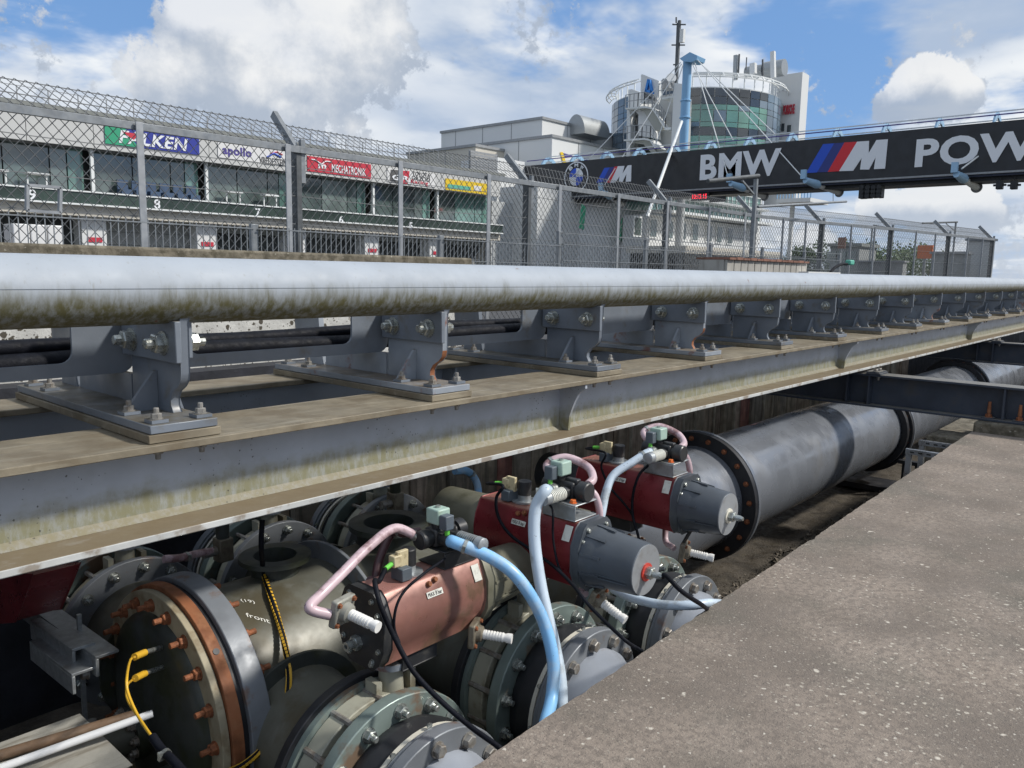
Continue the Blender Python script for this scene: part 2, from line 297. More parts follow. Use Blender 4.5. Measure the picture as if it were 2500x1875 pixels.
# ------------------------------------------------------------------ mesh helpers
def frame(d):
    d = d.normalized(); a = V((0, 0, 1)) if abs(d.z) < .9 else V((1, 0, 0))
    x = d.cross(a).normalized(); return x, d.cross(x), d
class G:
    def __init__(s): s.v = []; s.f = []
    def add(s, vs, fs):
        o = len(s.v); s.v += [tuple(q) for q in vs]; s.f += [tuple(i + o for i in f) for f in fs]; return s
    def box(s, x0, x1, y0, y1, z0, z1):
        vs = [(x, y, z) for x in (x0, x1) for y in (y0, y1) for z in (z0, z1)]
        return s.add(vs, [(0, 1, 3, 2), (4, 6, 7, 5), (0, 4, 5, 1), (2, 3, 7, 6), (0, 2, 6, 4), (1, 5, 7, 3)])
    def ob(s, c, e1, e2, e3):       # half-extent vectors
        c, e1, e2, e3 = V(c), V(e1), V(e2), V(e3)
        vs = [c + e1 * a + e2 * b + e3 * d for a in (-1, 1) for b in (-1, 1) for d in (-1, 1)]
        fs = [(0, 1, 3, 2), (4, 6, 7, 5), (0, 4, 5, 1), (2, 3, 7, 6), (0, 2, 6, 4), (1, 5, 7, 3)]
        if e1.cross(e2).dot(e3) < 0: fs = [f[::-1] for f in fs]
        return s.add(vs, fs)
    def bar(s, a, b, w, h=None, up=(0, 0, 1)):  # box along a-b
        a, b = V(a), V(b); d = b - a; h = h or w; sd = d.cross(V(up))
        if sd.length < 1e-6: sd = d.cross(V((1, 0, 0)))
        sd.normalize(); u_ = sd.cross(d).normalized()
        return s.ob((a + b) / 2, d / 2, sd * w / 2, u_ * h / 2)
    def lathe(s, o, d, prof, n=24, ph=0.):
        o = V(o); x, y, d = frame(V(d)); vs = []; fs = []; m = len(prof)
        for t, r in prof:
            for k in range(n):
                a = 2 * math.pi * k / n + ph; vs.append(o + d * t + x * (r * math.cos(a)) + y * (r * math.sin(a)))
        for i in range(m - 1):
            for k in range(n):
                k2 = (k + 1) % n; fs.append((i * n + k, i * n + k2, (i + 1) * n + k2, (i + 1) * n + k))
        if prof[0][1] > 1e-5: fs.append(tuple(range(n))[::-1])
        if prof[-1][1] > 1e-5: fs.append(tuple((m - 1) * n + k for k in range(n)))
        return s.add(vs, fs)
    def ring(s, o, d, t0, t1, r0, r1, n=40):   # annulus r0<r1
        o = V(o); x, y, d = frame(V(d)); vs = []; fs = []
        pr = [(t0, r0), (t0, r1), (t1, r1), (t1, r0)]
        for t, r in pr:
            for k in range(n):
                a = 2 * math.pi * k / n; vs.append(o + d * t + x * (r * math.cos(a)) + y * (r * math.sin(a)))
        for i in range(4):
            j = (i + 1) % 4
            for k in range(n):
                k2 = (k + 1) % n; fs.append((i * n + k, i * n + k2, j * n + k2, j * n + k))
        return s.add(vs, fs)
    def cyl(s, a, b, r, n=12, r2=None):
        a, b = V(a), V(b); d = b - a
        return s.lathe(a, d, [(0, r), (d.length, r if r2 is None else r2)], n)
    def tube(s, pts, r, n=8):
        pts = [V(p) for p in pts]; vs = []; fs = []; t = (pts[1] - pts[0]).normalized(); x, y, _ = frame(t); m = len(pts)
        for i, p in enumerate(pts):
            t2 = (pts[min(i + 1, m - 1)] - pts[max(i - 1, 0)]).normalized()
            q = t.rotation_difference(t2); x = q @ x; y = q @ y; t = t2
            for k in range(n):
                a = 2 * math.pi * k / n; vs.append(p + x * (r * math.cos(a)) + y * (r * math.sin(a)))
        for i in range(m - 1):
            for k in range(n):
                k2 = (k + 1) % n; fs.append((i * n + k, i * n + k2, (i + 1) * n + k2, (i + 1) * n + k))
        fs += [tuple(range(n))[::-1], tuple((m - 1) * n + k for k in range(n))]
        return s.add(vs, fs)
    def prism(s, pts, d):
        pts = [V(p) for p in pts]; d = V(d); n = len(pts)
        nn_ = V((0, 0, 0))
        for i in range(n): nn_ += pts[i].cross(pts[(i + 1) % n])
        if nn_.dot(d) > 0: pts = pts[::-1]
        fs = [tuple(range(n)), tuple(range(2 * n - 1, n - 1, -1))]
        fs += [(i, n + i, n + (i + 1) % n, (i + 1) % n)[::1] for i in range(n)]
        fs = fs[:2] + [f[::-1] for f in fs[2:]]
        return s.add(pts + [p + d for p in pts], fs)
def cr(pts, k=8):                    # Catmull-Rom through points
    pts = [V(p) for p in pts]; p = [pts[0] * 2 - pts[1]] + pts + [pts[-1] * 2 - pts[-2]]; o = []
    for i in range(1, len(p) - 2):
        for j in range(k):
            t = j / k; a, b, c, d = p[i - 1:i + 3]
            o.append(.5 * ((2 * b) + (c - a) * t + (2 * a - 5 * b + 4 * c - d) * t * t + (3 * b - a - 3 * c + d) * t ** 3))
    return o + [pts[-1]]

WL = {}
def mesh(g, name, m, shift=V((0, 0, 0)), sharp=38):
    me = bpy.data.meshes.new(name)
    me.from_pydata([(a - shift.x, b - shift.y, c - shift.z) for a, b, c in g.v], [], g.f)
    me.materials.append(MATS[m]); me.validate()
    me.polygons.foreach_set('use_smooth', [True] * len(me.polygons)); me.set_sharp_from_angle(angle=R(sharp))
    me.update(); return me
def thing(name, label, cat, loc=(0, 0, 0), group=None):
    o = bpy.data.objects.new(name, None); C.objects.link(o); o.location = loc; o.empty_display_size = .1
    o['label'] = label; o['category'] = cat
    if group: o['group'] = group
    WL[o] = V(loc); return o
def bevel(o, b, seg=2):
    if b:
        md = o.modifiers.new('bevel', 'BEVEL'); md.width = b; md.segments = seg; md.limit_method = 'ANGLE'; md.angle_limit = R(40)
def part(g, name, m, parent, bev=0, label=None, sharp=38):
    me = mesh(g, name, m, WL[parent], sharp); o = bpy.data.objects.new(name, me); C.objects.link(o); o.parent = parent
    WL[o] = WL[parent].copy(); bevel(o, bev)
    if label: o['label'] = label
    return o
def solo(g, name, m, label=None, cat=None, group=None, kind=None, bev=0, sharp=38):
    xs = [p[0] for p in g.v]; ys = [p[1] for p in g.v]; zs = [p[2] for p in g.v]
    sh = V(((min(xs) + max(xs)) / 2, (min(ys) + max(ys)) / 2, min(zs)))
    o = bpy.data.objects.new(name, mesh(g, name, m, sh, sharp)); C.objects.link(o); o.location = sh; WL[o] = sh
    bevel(o, bev)
    if label: o['label'] = label
    if cat: o['category'] = cat
    if group: o['group'] = group
    if kind: o['kind'] = kind
    return o
def put(me, name, parent, pos, axis=None, spin=0., scale=1.):
    o = bpy.data.objects.new(name, me); C.objects.link(o); o.parent = parent
    o.location = V(pos) - WL[parent]; WL[o] = V(pos)
    if axis is not None:
        q = V((0, 0, 1)).rotation_difference(V(axis)); o.rotation_mode = 'QUATERNION'
        o.rotation_quaternion = q @ Matrix.Rotation(spin, 3, 'Z').to_quaternion()
    if scale != 1.: o.scale = (scale,) * 3
    return o
def copy_tree(o, loc, label=None, parent=None):
    c = o.copy(); C.objects.link(c)
    if parent is None: c.location = loc
    else: c.parent = parent
    if label: c['label'] = label
    for ch in list(o.children): copy_tree(ch, None, None, c)
    return c
def hexa(g, o, d, t0, t1, r, ch=.12):   # hexagon prism with chamfer
    k = (t1 - t0) * ch
    return g.lathe(o, d, [(t0, r), (t1 - k, r), (t1, r * .86)], 6)
def bolt_mesh(name, m, s, stud=.35, washer=True):   # s = width across corners radius, points +Z
    g = G(); t = 0
    if washer: g.lathe((0, 0, 0), (0, 0, 1), [(0, s * 1.22), (s * .16, s * 1.22)], 14); t = s * .16
    hexa(g, (0, 0, 0), (0, 0, 1), t, t + s * .92, s)
    if stud: g.lathe((0, 0, 0), (0, 0, 1), [(t + s * .9, s * .52), (t + s * (.92 + stud * 1.6), s * .52), (t + s * (1.0 + stud * 1.6), s * .42)], 10)
    return mesh(g, name, m, sharp=30)
BM = {'zinc': bolt_mesh('nut_zinc', 'zinc_bolt', .0215, .5), 'big': bolt_mesh('nut_big', 'zinc_bolt', .034, .45), 'foot': bolt_mesh('nut_foot', 'dull_bolt', .017, .6),
      'rust': bolt_mesh('nut_rust', 'rust_bolt', .021, .9), 'head': bolt_mesh('bolt_head', 'dull_bolt', .022, 0), 'tank': bolt_mesh('nut_tank', 'rust_bolt', .017, .1),
      'small': bolt_mesh('screw', 'zinc_bolt', .0085, .0), 'rscrew': bolt_mesh('rust_screw', 'rust_bolt', .0075, 0), 'dark': bolt_mesh('nut_dark', 'dull_bolt', .017, .3),
      'stud': bolt_mesh('anchor_nut', 'rust_bolt', .026, 1.6), 'orange': bolt_mesh('orange_bolt', 'sign_orange', .012, 0)}
def ring_bolts(parent, o, d, rad, n, me, ph=0., name='bolt', keep=None):
    x, y, dd = frame(V(d))
    for k in range(n):
        a = 2 * math.pi * (k + ph) / n; p = V(o) + x * (rad * math.cos(a)) + y * (rad * math.sin(a))
        if keep and not keep(p): continue
        put(me, name, parent, p, d, random.random() * 6)

def text(s, name, m, parent, o, udir, vdir, w_, h_, ext=.01, bold=0., shear=0., align=None):
    cu = bpy.data.curves.new(name, 'FONT'); cu.body = s; cu.size = 1; cu.extrude = 0.; cu.offset = bold; cu.shear = shear; cu.resolution_u = 4; cu.space_character = 1.0 + bold * 2.2
    ob = bpy.data.objects.new(name, cu); C.objects.link(ob)
    me = bpy.data.meshes.new_from_object(ob); bpy.data.objects.remove(ob); bpy.data.curves.remove(cu)
    xs = [q.co.x for q in me.vertices]; ys = [q.co.y for q in me.vertices]
    x0, x1, y0, y1 = min(xs), max(xs), min(ys), max(ys)
    U, W = V(udir).normalized(), V(vdir).normalized(); nrm = U.cross(W).normalized(); o = V(o)
    for q in me.vertices:
        q.co = o + U * ((q.co.x - x0) / (x1 - x0) * w_) + W * ((q.co.y - y0) / (y1 - y0) * h_) + nrm * ext - WL[parent]
    me.polygons.foreach_set('use_smooth', [False] * len(me.polygons)); me.materials.clear(); me.materials.append(MATS[m]); me.name = name
    t = bpy.data.objects.new(name, me); C.objects.link(t); t.parent = parent; WL[t] = WL[parent].copy()
    sd = t.modifiers.new('solid', 'SOLIDIFY'); sd.thickness = abs(ext) * .8; sd.offset = 0
    return t

# ================================================================== SETTING
def edgeY(x): return 1.341 + .0216 * (x - 1.644)
ZS, ZF = -1.30, -2.38
g = G()     # concrete slab the photographer stands on
from mathutils import noise as mn
ep = [(-6, edgeY(-6), ZS)]; x = .2
while x < 12:
    k_ = mn.noise(V((x * 3.1, 0, 0))) * .006 + mn.noise(V((x * 17, 2, 0))) * .006 - max(0, mn.noise(V((x * 6.3, 7, 0))) - .38) * .05
    ep.append((x, edgeY(x) + k_, ZS)); x += .022 if x < 6 else .05
g.prism(ep + [(60, edgeY(60), ZS), (60, -30, ZS), (-6, -30, ZS)], (0, 0, -1.15))
solo(g, 'concrete_slab', 'slab', kind='structure', bev=.012)
g = G(); nx, ny = 150, 40; X0, X1, Y0, Y1 = -3, 30, 1.2, 4.5
vs = []; fs = []
from mathutils import noise as mn
for i in range(nx + 1):
    for j in range(ny + 1):
        x = X0 + (X1 - X0) * (i / nx) ** 1.6; y = Y0 + (Y1 - Y0) * j / ny
        h = mn.fractal(V((x * 2.2, y * 2.2, 0)), 1, 2, 5) * .05 + abs(mn.noise(V((x * 13, y * 13, 3)))) * .035
        vs.append((x, y, ZF + h))
fs = [(i * (ny + 1) + j, (i + 1) * (ny + 1) + j, (i + 1) * (ny + 1) + j + 1, i * (ny + 1) + j + 1) for i in range(nx) for j in range(ny)]
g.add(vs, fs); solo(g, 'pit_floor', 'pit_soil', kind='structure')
g = G()     # loose stones on the pit floor
for k in range(6000):
    x = 3.2 + 9 * random.random() ** 1.5; y = random.uniform(1.42, 2.6); s = random.uniform(.006, .02) * (2.2 if random.random() < .1 else 1)
    c_ = V((x, y, ZF + .02 + mn.fractal(V((x * 2.2, y * 2.2, 0)), 1, 2, 5) * .05 + abs(mn.noise(V((x * 13, y * 13, 3)))) * .035)); e = [V((random.gauss(0, 1), random.gauss(0, 1), random.gauss(0, .7))).normalized() * s * random.uniform(.6, 1.2) for _ in range(3)]
    g.add([c_ + e[0], c_ - e[0], c_ + e[1], c_ - e[1], c_ + e[2], c_ - e[2]], [(0, 2, 4), (2, 1, 4), (1, 3, 4), (3, 0, 4), (2, 0, 5), (1, 2, 5), (3, 1, 5), (0, 3, 5)])
solo(g, 'gravel', 'gravel_stone', label='loose dark stones scattered on the pit floor', cat='gravel', kind='stuff')
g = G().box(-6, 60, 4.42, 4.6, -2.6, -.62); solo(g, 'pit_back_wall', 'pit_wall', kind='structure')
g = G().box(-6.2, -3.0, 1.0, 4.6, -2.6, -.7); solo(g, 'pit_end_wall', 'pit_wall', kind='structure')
g = G().box(-6, 4000, 4.85, 4000, -1.9, -1.6); solo(g, 'ground', 'ground', kind='structure')
g = G().box(-900, -6.2, -900, 4000, -1.95, -1.62); solo(g, 'ground', 'ground', kind='structure')
g = G().box(-200, 60, -900, -30.2, -1.97, -1.64); solo(g, 'ground', 'ground', kind='structure')
g = G().box(60.02, 4000, -900, 4.84, -1.9, -1.6); solo(g, 'ground', 'ground', kind='structure')
g = G().box(-100, 400, 11, 38.5, -1.596, -1.59); solo(g, 'road', 'asphalt', kind='structure')
# lagging boards along the back of the pit
lag = thing('lagging_wall', 'stained upright timber boards lining the back of the pit', 'wall', (5, 4.4, -2.5))
x = 2.6; i = 0
while x < 16:
    wd = random.uniform(.15, .30) if x < 9 else random.uniform(.2, .4)
    y1 = 4.40 - random.choice((0, .02, .035, .05))
    part(G().box(x + .004, x + wd - .004, y1 - .05, y1, -2.45, -.70), 'plank', 'lagging%d' % random.choice((0, 0, 1, 1, 2, 3, 4, 5)), lag)
    if random.random() < .30:
        part(G().box(x + wd - .012, x + wd + .012, y1 - .075, y1 - .052, -2.45, -.72), 'batten', 'lagging2', lag)
    x += wd; i += 1
# whitewashed parapet wall with a mossy cap
pw = thing('parapet_wall', 'whitewashed concrete wall spotted with dark lichen under a mossy cap', 'wall', (0, 4.7, -.85))
part(G().box(-6, 4.66, 4.62, 4.80, -1.7, -.02), 'wall_face', 'white_wall', pw)
part(G().box(-6.02, 4.70, 4.58, 4.86, -.018, .092), 'cap', 'old_concrete', pw, bev=.015)

# ================================================================== TRACK
g = G().lathe((-4, 2.62, -.087), (1, 0, 0), [(0, .11), (60, .11)], 64)
tr_ = solo(g, 'track_rail', 'rail_paint', 'thick pale grey rail tube with green algae along its underside', 'rail', sharp=60)
part(G().box(-4, 56, 2.5092, 2.5115, -.0785, -.0770), 'seam', 'bracket_paint', tr_)
g = G().lathe((-4, 3.64, -.095), (1, 0, 0), [(0, .11), (60, .11)], 24)
solo(g, 'track_rail', 'rail_paint', 'far rail tube hidden behind the algae covered near rail', 'rail', sharp=60)
NB = 14; SP = 1.197
BX = [1.25 + SP * k for k in range(-1, NB)]
def make_bracket(m):
    x0 = 1.25; t = thing('track_bracket', '', 'bracket', (x0, 2.6, -.56), 'brackets carrying the rail')
    def yz(pts, x): return [(x, a, b) for a, b in pts]
    prof = [(2.555, -.17), (2.565, -.20), (2.567, -.36), (2.572, -.385), (2.592, -.405), (2.628, -.425), (2.647, -.452), (2.648, -.478), (2.633, -.503), (2.604, -.522), (2.565, -.530),
            (2.93, -.530), (2.93, -.17)]
    part(G().prism(yz(prof, x0), (.032, 0, 0)), 'saddle_plate', m, t, bev=.004)
    part(G().prism(yz([(2.955, -.53), (3.44, -.53), (3.44, -.40), (2.955, -.40)], x0 + .004), (.022, 0, 0)), 'cross_plate', m, t)
    rear = [(3.50, -.20), (3.72, -.20), (3.70, -.36), (3.62, -.43), (3.62, -.50), (3.65, -.53), (3.46, -.53)]
    part(G().prism(yz(rear, x0), (.03, 0, 0)), 'rear_saddle_plate', m, t)
    part(G().box(x0 - .024, x0 - .002, 2.545, 2.955, -.325, -.185), 'clamp_plate', 'bracket_paint', t, bev=.004)
    part(G().box(x0 + .034, x0 + .056, 2.585, 2.955, -.315, -.185), 'clamp_plate', 'bracket_paint', t, bev=.004)
    for s, xa, xb in ((-1, x0 - .001, x0 - .125), (1, x0 + .033, x0 + .09)):
        part(G().prism([(xa, 2.735, -.53), (xb, 2.735, -.53), (xb, 2.735, -.512), (xa - .012 * (1 if s < 0 else -1), 2.735, -.368), (xa, 2.735, -.365)], (0, .016, 0)), 'gusset', m, t)
    if m == 'bracket_rust':
        fr = prof[2:11]; part(G().prism(yz([(a_ - .0018, b_) for a_, b_ in fr] + [(a_ - .0003, b_) for a_, b_ in fr[::-1]], x0 + .002), (.028, 0, 0)), 'rust_run', 'rust_ring', t)
    fp = part(G().box(1.093, 1.318, 2.458, 3.66, -.530, -.502), 'foot_plate', m, t, bev=.003)
    part(G().box(1.085, 1.325, 2.452, 3.665, -.558, -.5315), 'shim_plate', 'flange_brown', t, bev=.002)
    for (bx, by) in ((1.135, 2.505), (1.283, 2.505), (1.135, 2.705), (1.135, 3.42), (1.283, 3.42), (1.135, 3.60), (1.283, 3.60)):
        sq = part(G().box(bx - .027, bx + .027, by - .027, by + .027, -.501, -.490), 'square_washer', 'bracket_paint', t)
        put(BM['foot'], 'bolt', sq, (bx, by, -.490), (0, 0, 1), random.random())
        if by < 2.6: put(BM['foot'], 'bolt', t, (bx, by + .0, -.586), (0, 0, -1), random.random())
    for by, bz in ((2.63, -.262), (2.87, -.266)):
        put(BM['big'], 'nut', t, (x0 - .024, by, bz), (-1, 0, 0), random.random())
        put(BM['big'], 'bolt_head', t, (x0 + .056, by, bz), (1, 0, 0), random.random())
    return t
ORD = ['', 'second', 'third', 'fourth', 'fifth', 'sixth', 'seventh', 'eighth', 'ninth', 'tenth', 'eleventh', 'twelfth', 'thirteenth', 'fourteenth', 'fifteenth']
br1 = make_bracket('bracket_paint'); br1['label'] = 'nearest and largest bolted rail bracket, leftmost under the pale tube'
br2 = make_bracket('bracket_rust'); br2.location = (BX[2], 2.6, -.56); br2['label'] = 'rail bracket with brown rust runs down its curved edge, second from left'
for k, bx in enumerate(BX):
    if k in (1, 2): continue
    if k == 0: lab = 'grey rail bracket at the track end beyond the left picture edge'
    elif k < 16: lab = 'grey bolted rail bracket, %s from the left under the tube' % ORD[min(k - 1, 14)]
    else: lab = 'tiny distant rail bracket where the track meets the right edge'
    copy_tree(br2 if k % 5 == 4 else br1, (bx, 2.6, -.56), lab)

# cable trays between brackets
for k in range(0, 14):
    xa, xb = BX[k] + .06, BX[k + 1] + .02
    zt, zb = -.16, -.392; y = 2.965
    r = .05; pts = []
    def arc(cx_, cz, r_, a0, a1, n=6): return [(cx_ + r_ * math.cos(R(a0 + (a1 - a0) * i / n)), y, cz + r_ * math.sin(R(a0 + (a1 - a0) * i / n))) for i in range(n + 1)]
    pts = [(xa, y, zt), (xa, y, zb)] + arc(xb - r, zb + r, r, 270, 360) + [(xb, y, zt)]
    if k < 3:       # rounded window cut out of the plate
        wa, wb, wz = xa + .17, xb - .205, zb + .042
        pts += [(wb, y, zt)] + arc(wb - .045, wz + .045, .045, 360, 270) + arc(wa + .045, wz + .045, .045, 270, 180) + [(wa, y, zt)]
    lb = 'pale cable tray plate with rounded opening left of the %s bracket' % (['nearest', 'rust streaked', 'third'][k]) if k < 3 else 'solid grey tray plate between the %s and %s brackets' % (ORD[k - 1], ORD[k] if k < 15 else 'next')
    solo(G().prism(pts, (0, .012, 0)), 'cable_tray', 'bracket_paint', lb, 'cable tray', 'tray plates between brackets', bev=.003)
for k, (yy, zz_, rr) in enumerate(((3.12, -.305, .030), (3.17, -.322, .028), (3.08, -.348, .037))):
    pts = [(-3 + i * .25, yy + .004 * math.sin(i * 1.3 + k), zz_ + .006 * math.sin(i * .9 + k * 2)) for i in range(150)]
    solo(G().tube(pts, rr, 12), 'power_cable', 'cable_black', ['uppermost thick black cable running behind the tray openings', 'thin black cable between the two thick ones', 'lowest thick black cable running behind the tray openings'][k], 'cable', sharp=60)

def girder(y0, y1, yw, label, near):
    t = thing('steel_girder', label, 'girder', (5, yw, -.87))
    part(G().box(-4, 45, y0, y1, -.585, -.560), 'top_flange', 'flange_brown', t, bev=.003)
    part(G().box(-4, 45, yw - .009, yw + .009, -.8435, -.5865), 'web', 'girder_paint', t)
    part(G().box(-4, 45, y0 + .004, yw + .17, -.870, -.845), 'bottom_flange', 'flange_edge', t, bev=.004)
    part(G().prism([(-4, yw - .0095, -.8445), (-4, yw - .032, -.8445), (-4, yw - .0095, -.822)], (49, 0, 0)), 'weld_bead', 'girder_paint', t)
    for xs in ((-.9, 3.36, 7.55, 12.6, 17.5, 22.5) if near else (3.36, 7.55)):
        f = y0 + .008
        cv = [(xs, f, -.5865)] + [(xs, f + (yw - .075 - f) * (i / 8) ** .55, -.5865 - .16 * i / 8 - .02) for i in range(9)] + [(xs, yw - .07, -.8435), (xs, yw - .0095, -.8435), (xs, yw - .0095, -.5865)]
        part(G().prism(cv, (.016, 0, 0)), 'stiffener', 'girder_paint', t)
    return t
girder(2.432, 2.825, 2.615, 'long weathered grey I-beam with brown flanges, nearest under the rail brackets', True)
girder(3.40, 3.69, 3.53, 'shaded grey I-beam running behind the near girder under the track', False)

def cross_beam(xc, label, near):
    t = thing('cross_beam', label, 'girder', (xc, 1.3, ZS), 'dark beams crossing the pit')
    y0, y1 = -1.6, 4.1; zt, zb = -.905, -1.215
    part(G().box(xc - .11, xc + .11, y0, y1, zt - .02, zt), 'top_flange', 'dark_girder', t, bev=.003)
    part(G().box(xc - .007, xc + .007, y0, y1, zb + .0215, zt - .0215), 'web', 'dark_girder', t)
    part(G().box(xc - .11, xc + .11, y0, y1, zb, zb + .02), 'bottom_flange', 'dark_girder', t, bev=.003)
    for y in (2.60, 2.40, 1.29, .4):
        part(G().box(xc - .10, xc - .0085, y - .008, y + .008, zb + .0215, zt - .0215), 'stiffener', 'dark_girder', t)
    for dz in (0, .012):
        part(G().box(xc - .12 + dz, xc + .12 - dz, 2.30 + dz, 2.43 - .004, zt + .002 + dz, zt + .013 + dz), 'clamp_plate', 'dark_girder', t)
    for dx in (-.06, .05): put(BM['head'], 'bolt', t, (xc + dx, 2.36, zt + .0255), (0, 0, 1), 1)
    put(BM['foot'], 'bolt', t, (xc - .06, 2.33, zt - .0205), (0, 0, -1))
    for yy in (1.40, 1.17):
        w_ = part(G().box(xc - .10, xc - .02, yy - .05, yy + .05, zb + .0215, zb + .030), 'washer_plate', 'dark_girder', t)
        put(BM['stud'], 'anchor_nut', w_, (xc - .06, yy, zb + .030), (0, 0, 1), .4)
        part(G().cyl((xc - .06, yy, zb + .07), (xc - .06, yy, zb + .165), .017, 10, .012), 'anchor_stud', 'rust_ring', w_)
    return t
cross_beam(7.93, 'dark steel I-beam spanning the pit to the near concrete pad', True)
cross_beam(13.4, 'farther dark cross beam under the girder at the right picture edge', False)
for xc, lb in ((7.93, 'rough concrete pad under the end of the near dark cross beam'), (13.4, 'concrete pad under the farther dark cross beam')):
    solo(G().box(xc - .24, xc + .22, -1.7, 1.475, ZS - .05, -1.2165), 'bearing_pad', 'old_concrete', lb, 'concrete pad', bev=.012)
solo(G().box(7.55, 9.6, 1.44, 1.80, -2.4, -1.36), 'concrete_block', 'old_concrete', 'low concrete block stepping out from the pit side below the pad', 'concrete block', bev=.012)

# ================================================================== PIPEWORK IN THE PIT
AY, AZ = 2.86, -1.69            # common axis of tank and manifold
t = thing('air_tank', 'long grey steel pressure tank with black bolted flanges lying in the pit', 'tank', (8, AY, AZ - .4))
FX = [5.43, 9.38, 13.33, 17.28, 21.23]
nk = part(G().lathe((3.98, AY, AZ), (1, 0, 0), [(0, 0), (.02, .16), (.08, .27), (.18, .34), (.32, .378), (.5, .388), (1.36, .388), (1.44, .40)], 64), 'domed_end', 'tank_steel', t, sharp=50)
for a, b in zip(FX, FX[1:] + [25.2]):
    part(G().lathe((a + .05, AY, AZ), (1, 0, 0), [(0, .404), (b - a - .06, .404)], 64), 'shell', 'tank_steel', t, sharp=60)
    mid = (a + b) / 2 + .1
    part(G().lathe((mid - .3, AY, AZ), (1, 0, 0), [(0, .4042), (.02, .4075), (.55, .4075), (.57, .4042)], 64), 'wrap_band', 'tank_flange' if a < 5 else 'tank_steel', t, sharp=60)
for fx in FX:
    f = part(G().ring((fx, AY, AZ), (1, 0, 0), -.045, .0, .385, .50, 64), 'flange', 'tank_flange', t, bev=.003)
    part(G().ring((fx, AY, AZ), (1, 0, 0), .003, .04, .40, .505, 64), 'counter_flange', 'tank_steel', t, bev=.003)
    ring_bolts(f, (fx - .045, AY, AZ), (-1, 0, 0), .452, 20, BM['tank'], .3)
for fx in FX[1:4]:
    sd = part(G().box(fx - .22, fx + .22, AY - .42, AY + .42, -2.36, -2.30), 'saddle_base', 'tank_flange', t)
    part(G().ring((fx - .1, AY, AZ), (1, 0, 0), -.04, .04, .41, .47, 48), 'strap', 'tank_flange', sd)
    part(G().box(fx - .14, fx - .06, AY - .62, AY - .40, -2.02, -1.98), 'strap_lug', 'tank_flange', sd)
    for dy in (-.58, -.45): part(G().box(fx - .13, fx - .07, AY + dy - .01, AY + dy + .01, -2.30, -2.02), 'web_plate', 'tank_flange', sd)

mt = thing('manifold_pipe', 'stout olive grey manifold pipe ending in a rusty bolted blind flange', 'pipe', (2.4, AY, AZ - .4))
part(G().lathe((1.44, AY, AZ), (1, 0, 0), [(0, .395), (2.2, .395), (2.3, .36), (2.38, .2), (2.4, 0)], 64), 'body', 'manifold', mt, sharp=50)
gf = part(G().ring((1.36, AY, AZ), (1, 0, 0), .0, .085, .30, .492, 72), 'grey_flange', 'grey_flange', mt, bev=.004)
part(G().ring((1.36, AY, AZ), (1, 0, 0), -.022, -.001, .30, .470, 64), 'gasket', 'rubber', mt)
rr = part(G().ring((1.25, AY, AZ), (1, 0, 0), .043, .087, .30, .482, 72), 'rusty_spacer_ring', 'rust_ring', mt, bev=.003)
part(G().cyl((1.315, AY - .338, AZ + .338), (1.315, AY - .3425, AZ + .3425), .012, 12), 'vent_hole', 'rubber', rr)
crg = part(G().ring((1.262, AY, AZ), (1, 0, 0), .0, .029, .36, .466, 72), 'cream_ring', 'cream_ring', mt, bev=.003)
ring_bolts(crg, (1.261, AY, AZ), (-1, 0, 0), .418, 20, BM['rust'], .25)
ring_bolts(gf, (1.446, AY, AZ), (1, 0, 0), .445, 20, BM['rust'], .25)
bl = part(G().lathe((1.225, AY, AZ), (1, 0, 0), [(0, 0), (.004, .20), (.010, .33), (.02, .378), (.04, .388)], 56), 'blind_cover', 'manifold_dark', mt, sharp=60)
def stub(cy_, cz_, r, ln):
    s_ = part(G().ring((1.185, cy_, cz_), (1, 0, 0), 0, .05, .02, r * 1.45, 40), 'stub_flange', 'manifold_dark', mt, bev=.003)
    ring_bolts(s_, (1.184, cy_, cz_), (-1, 0, 0), r * 1.2, 10, BM['dark'], .2)
    part(G().lathe((1.195, cy_, cz_), (-1, 0, 0), [(0, r), (ln, r), (ln + .004, r * .97), (ln + .004, r * .72), (ln - .06, r * .70), (ln - .06, 0)], 36), 'pipe_stub', 'manifold', s_)
    part(G().lathe((1.195 - ln * .62, cy_, cz_ + r * .9), (0, 0, 1), [(0, .02), (.045, .02), (.05, .016)], 12), 'set_screw', 'dull_bolt', s_)
stub(2.66, -1.93, .085, .10); stub(2.98, -1.80, .072, .22)
for p_a, p_b, p_c in (((395, 1580), (354, 1593), (328, 1604)), ((400, 1628), (354, 1644), (330, 1656))):
    s_ = part(G().cyl(PX(*p_a, 1.235), PX(*p_b, 1.15), .009, 10), 'probe', 'zinc_bolt', mt)
    part(G().cyl(PX(*p_b, 1.15), PX(*p_c, 1.10), .0125, 10), 'connector', 'yellow', s_)
for k, xr in enumerate((2.02, 2.82)):
    part(G().ring((xr, AY, AZ), (1, 0, 0), 0, .018, .38, .475, 64), 'reinforcing_rib', 'grey_flange', mt, bev=.003)
VX = [1.60, 2.42, 3.20]; LX = [1.50, 2.26, 3.02]
for xs, sgn in [(x, -1) for x in VX] + [(x, 1) for x in LX]:
    dz_ = -.05 if xs == VX[0] else 0
    part(G().lathe((xs, AY, AZ + dz_), (0, sgn, 0), [(.2, .275), (.36, .255), (.46, .238), (.78, .238)], 48), 'branch', 'manifold', mt, sharp=60)
    part(G().ring((xs, AY, AZ + dz_), (0, sgn, 0), .40, .416, .236, .30, 48), 'branch_collar', 'manifold_dark', mt)
part(G().lathe((2.40, AY + .02, AZ + .36), (0, 0, 1), [(0, .15), (.10, .15), (.10, .19), (.125, .19), (.125, .12), (.03, .12), (.03, 0)], 36), 'top_nozzle', 'manifold_dark', mt)
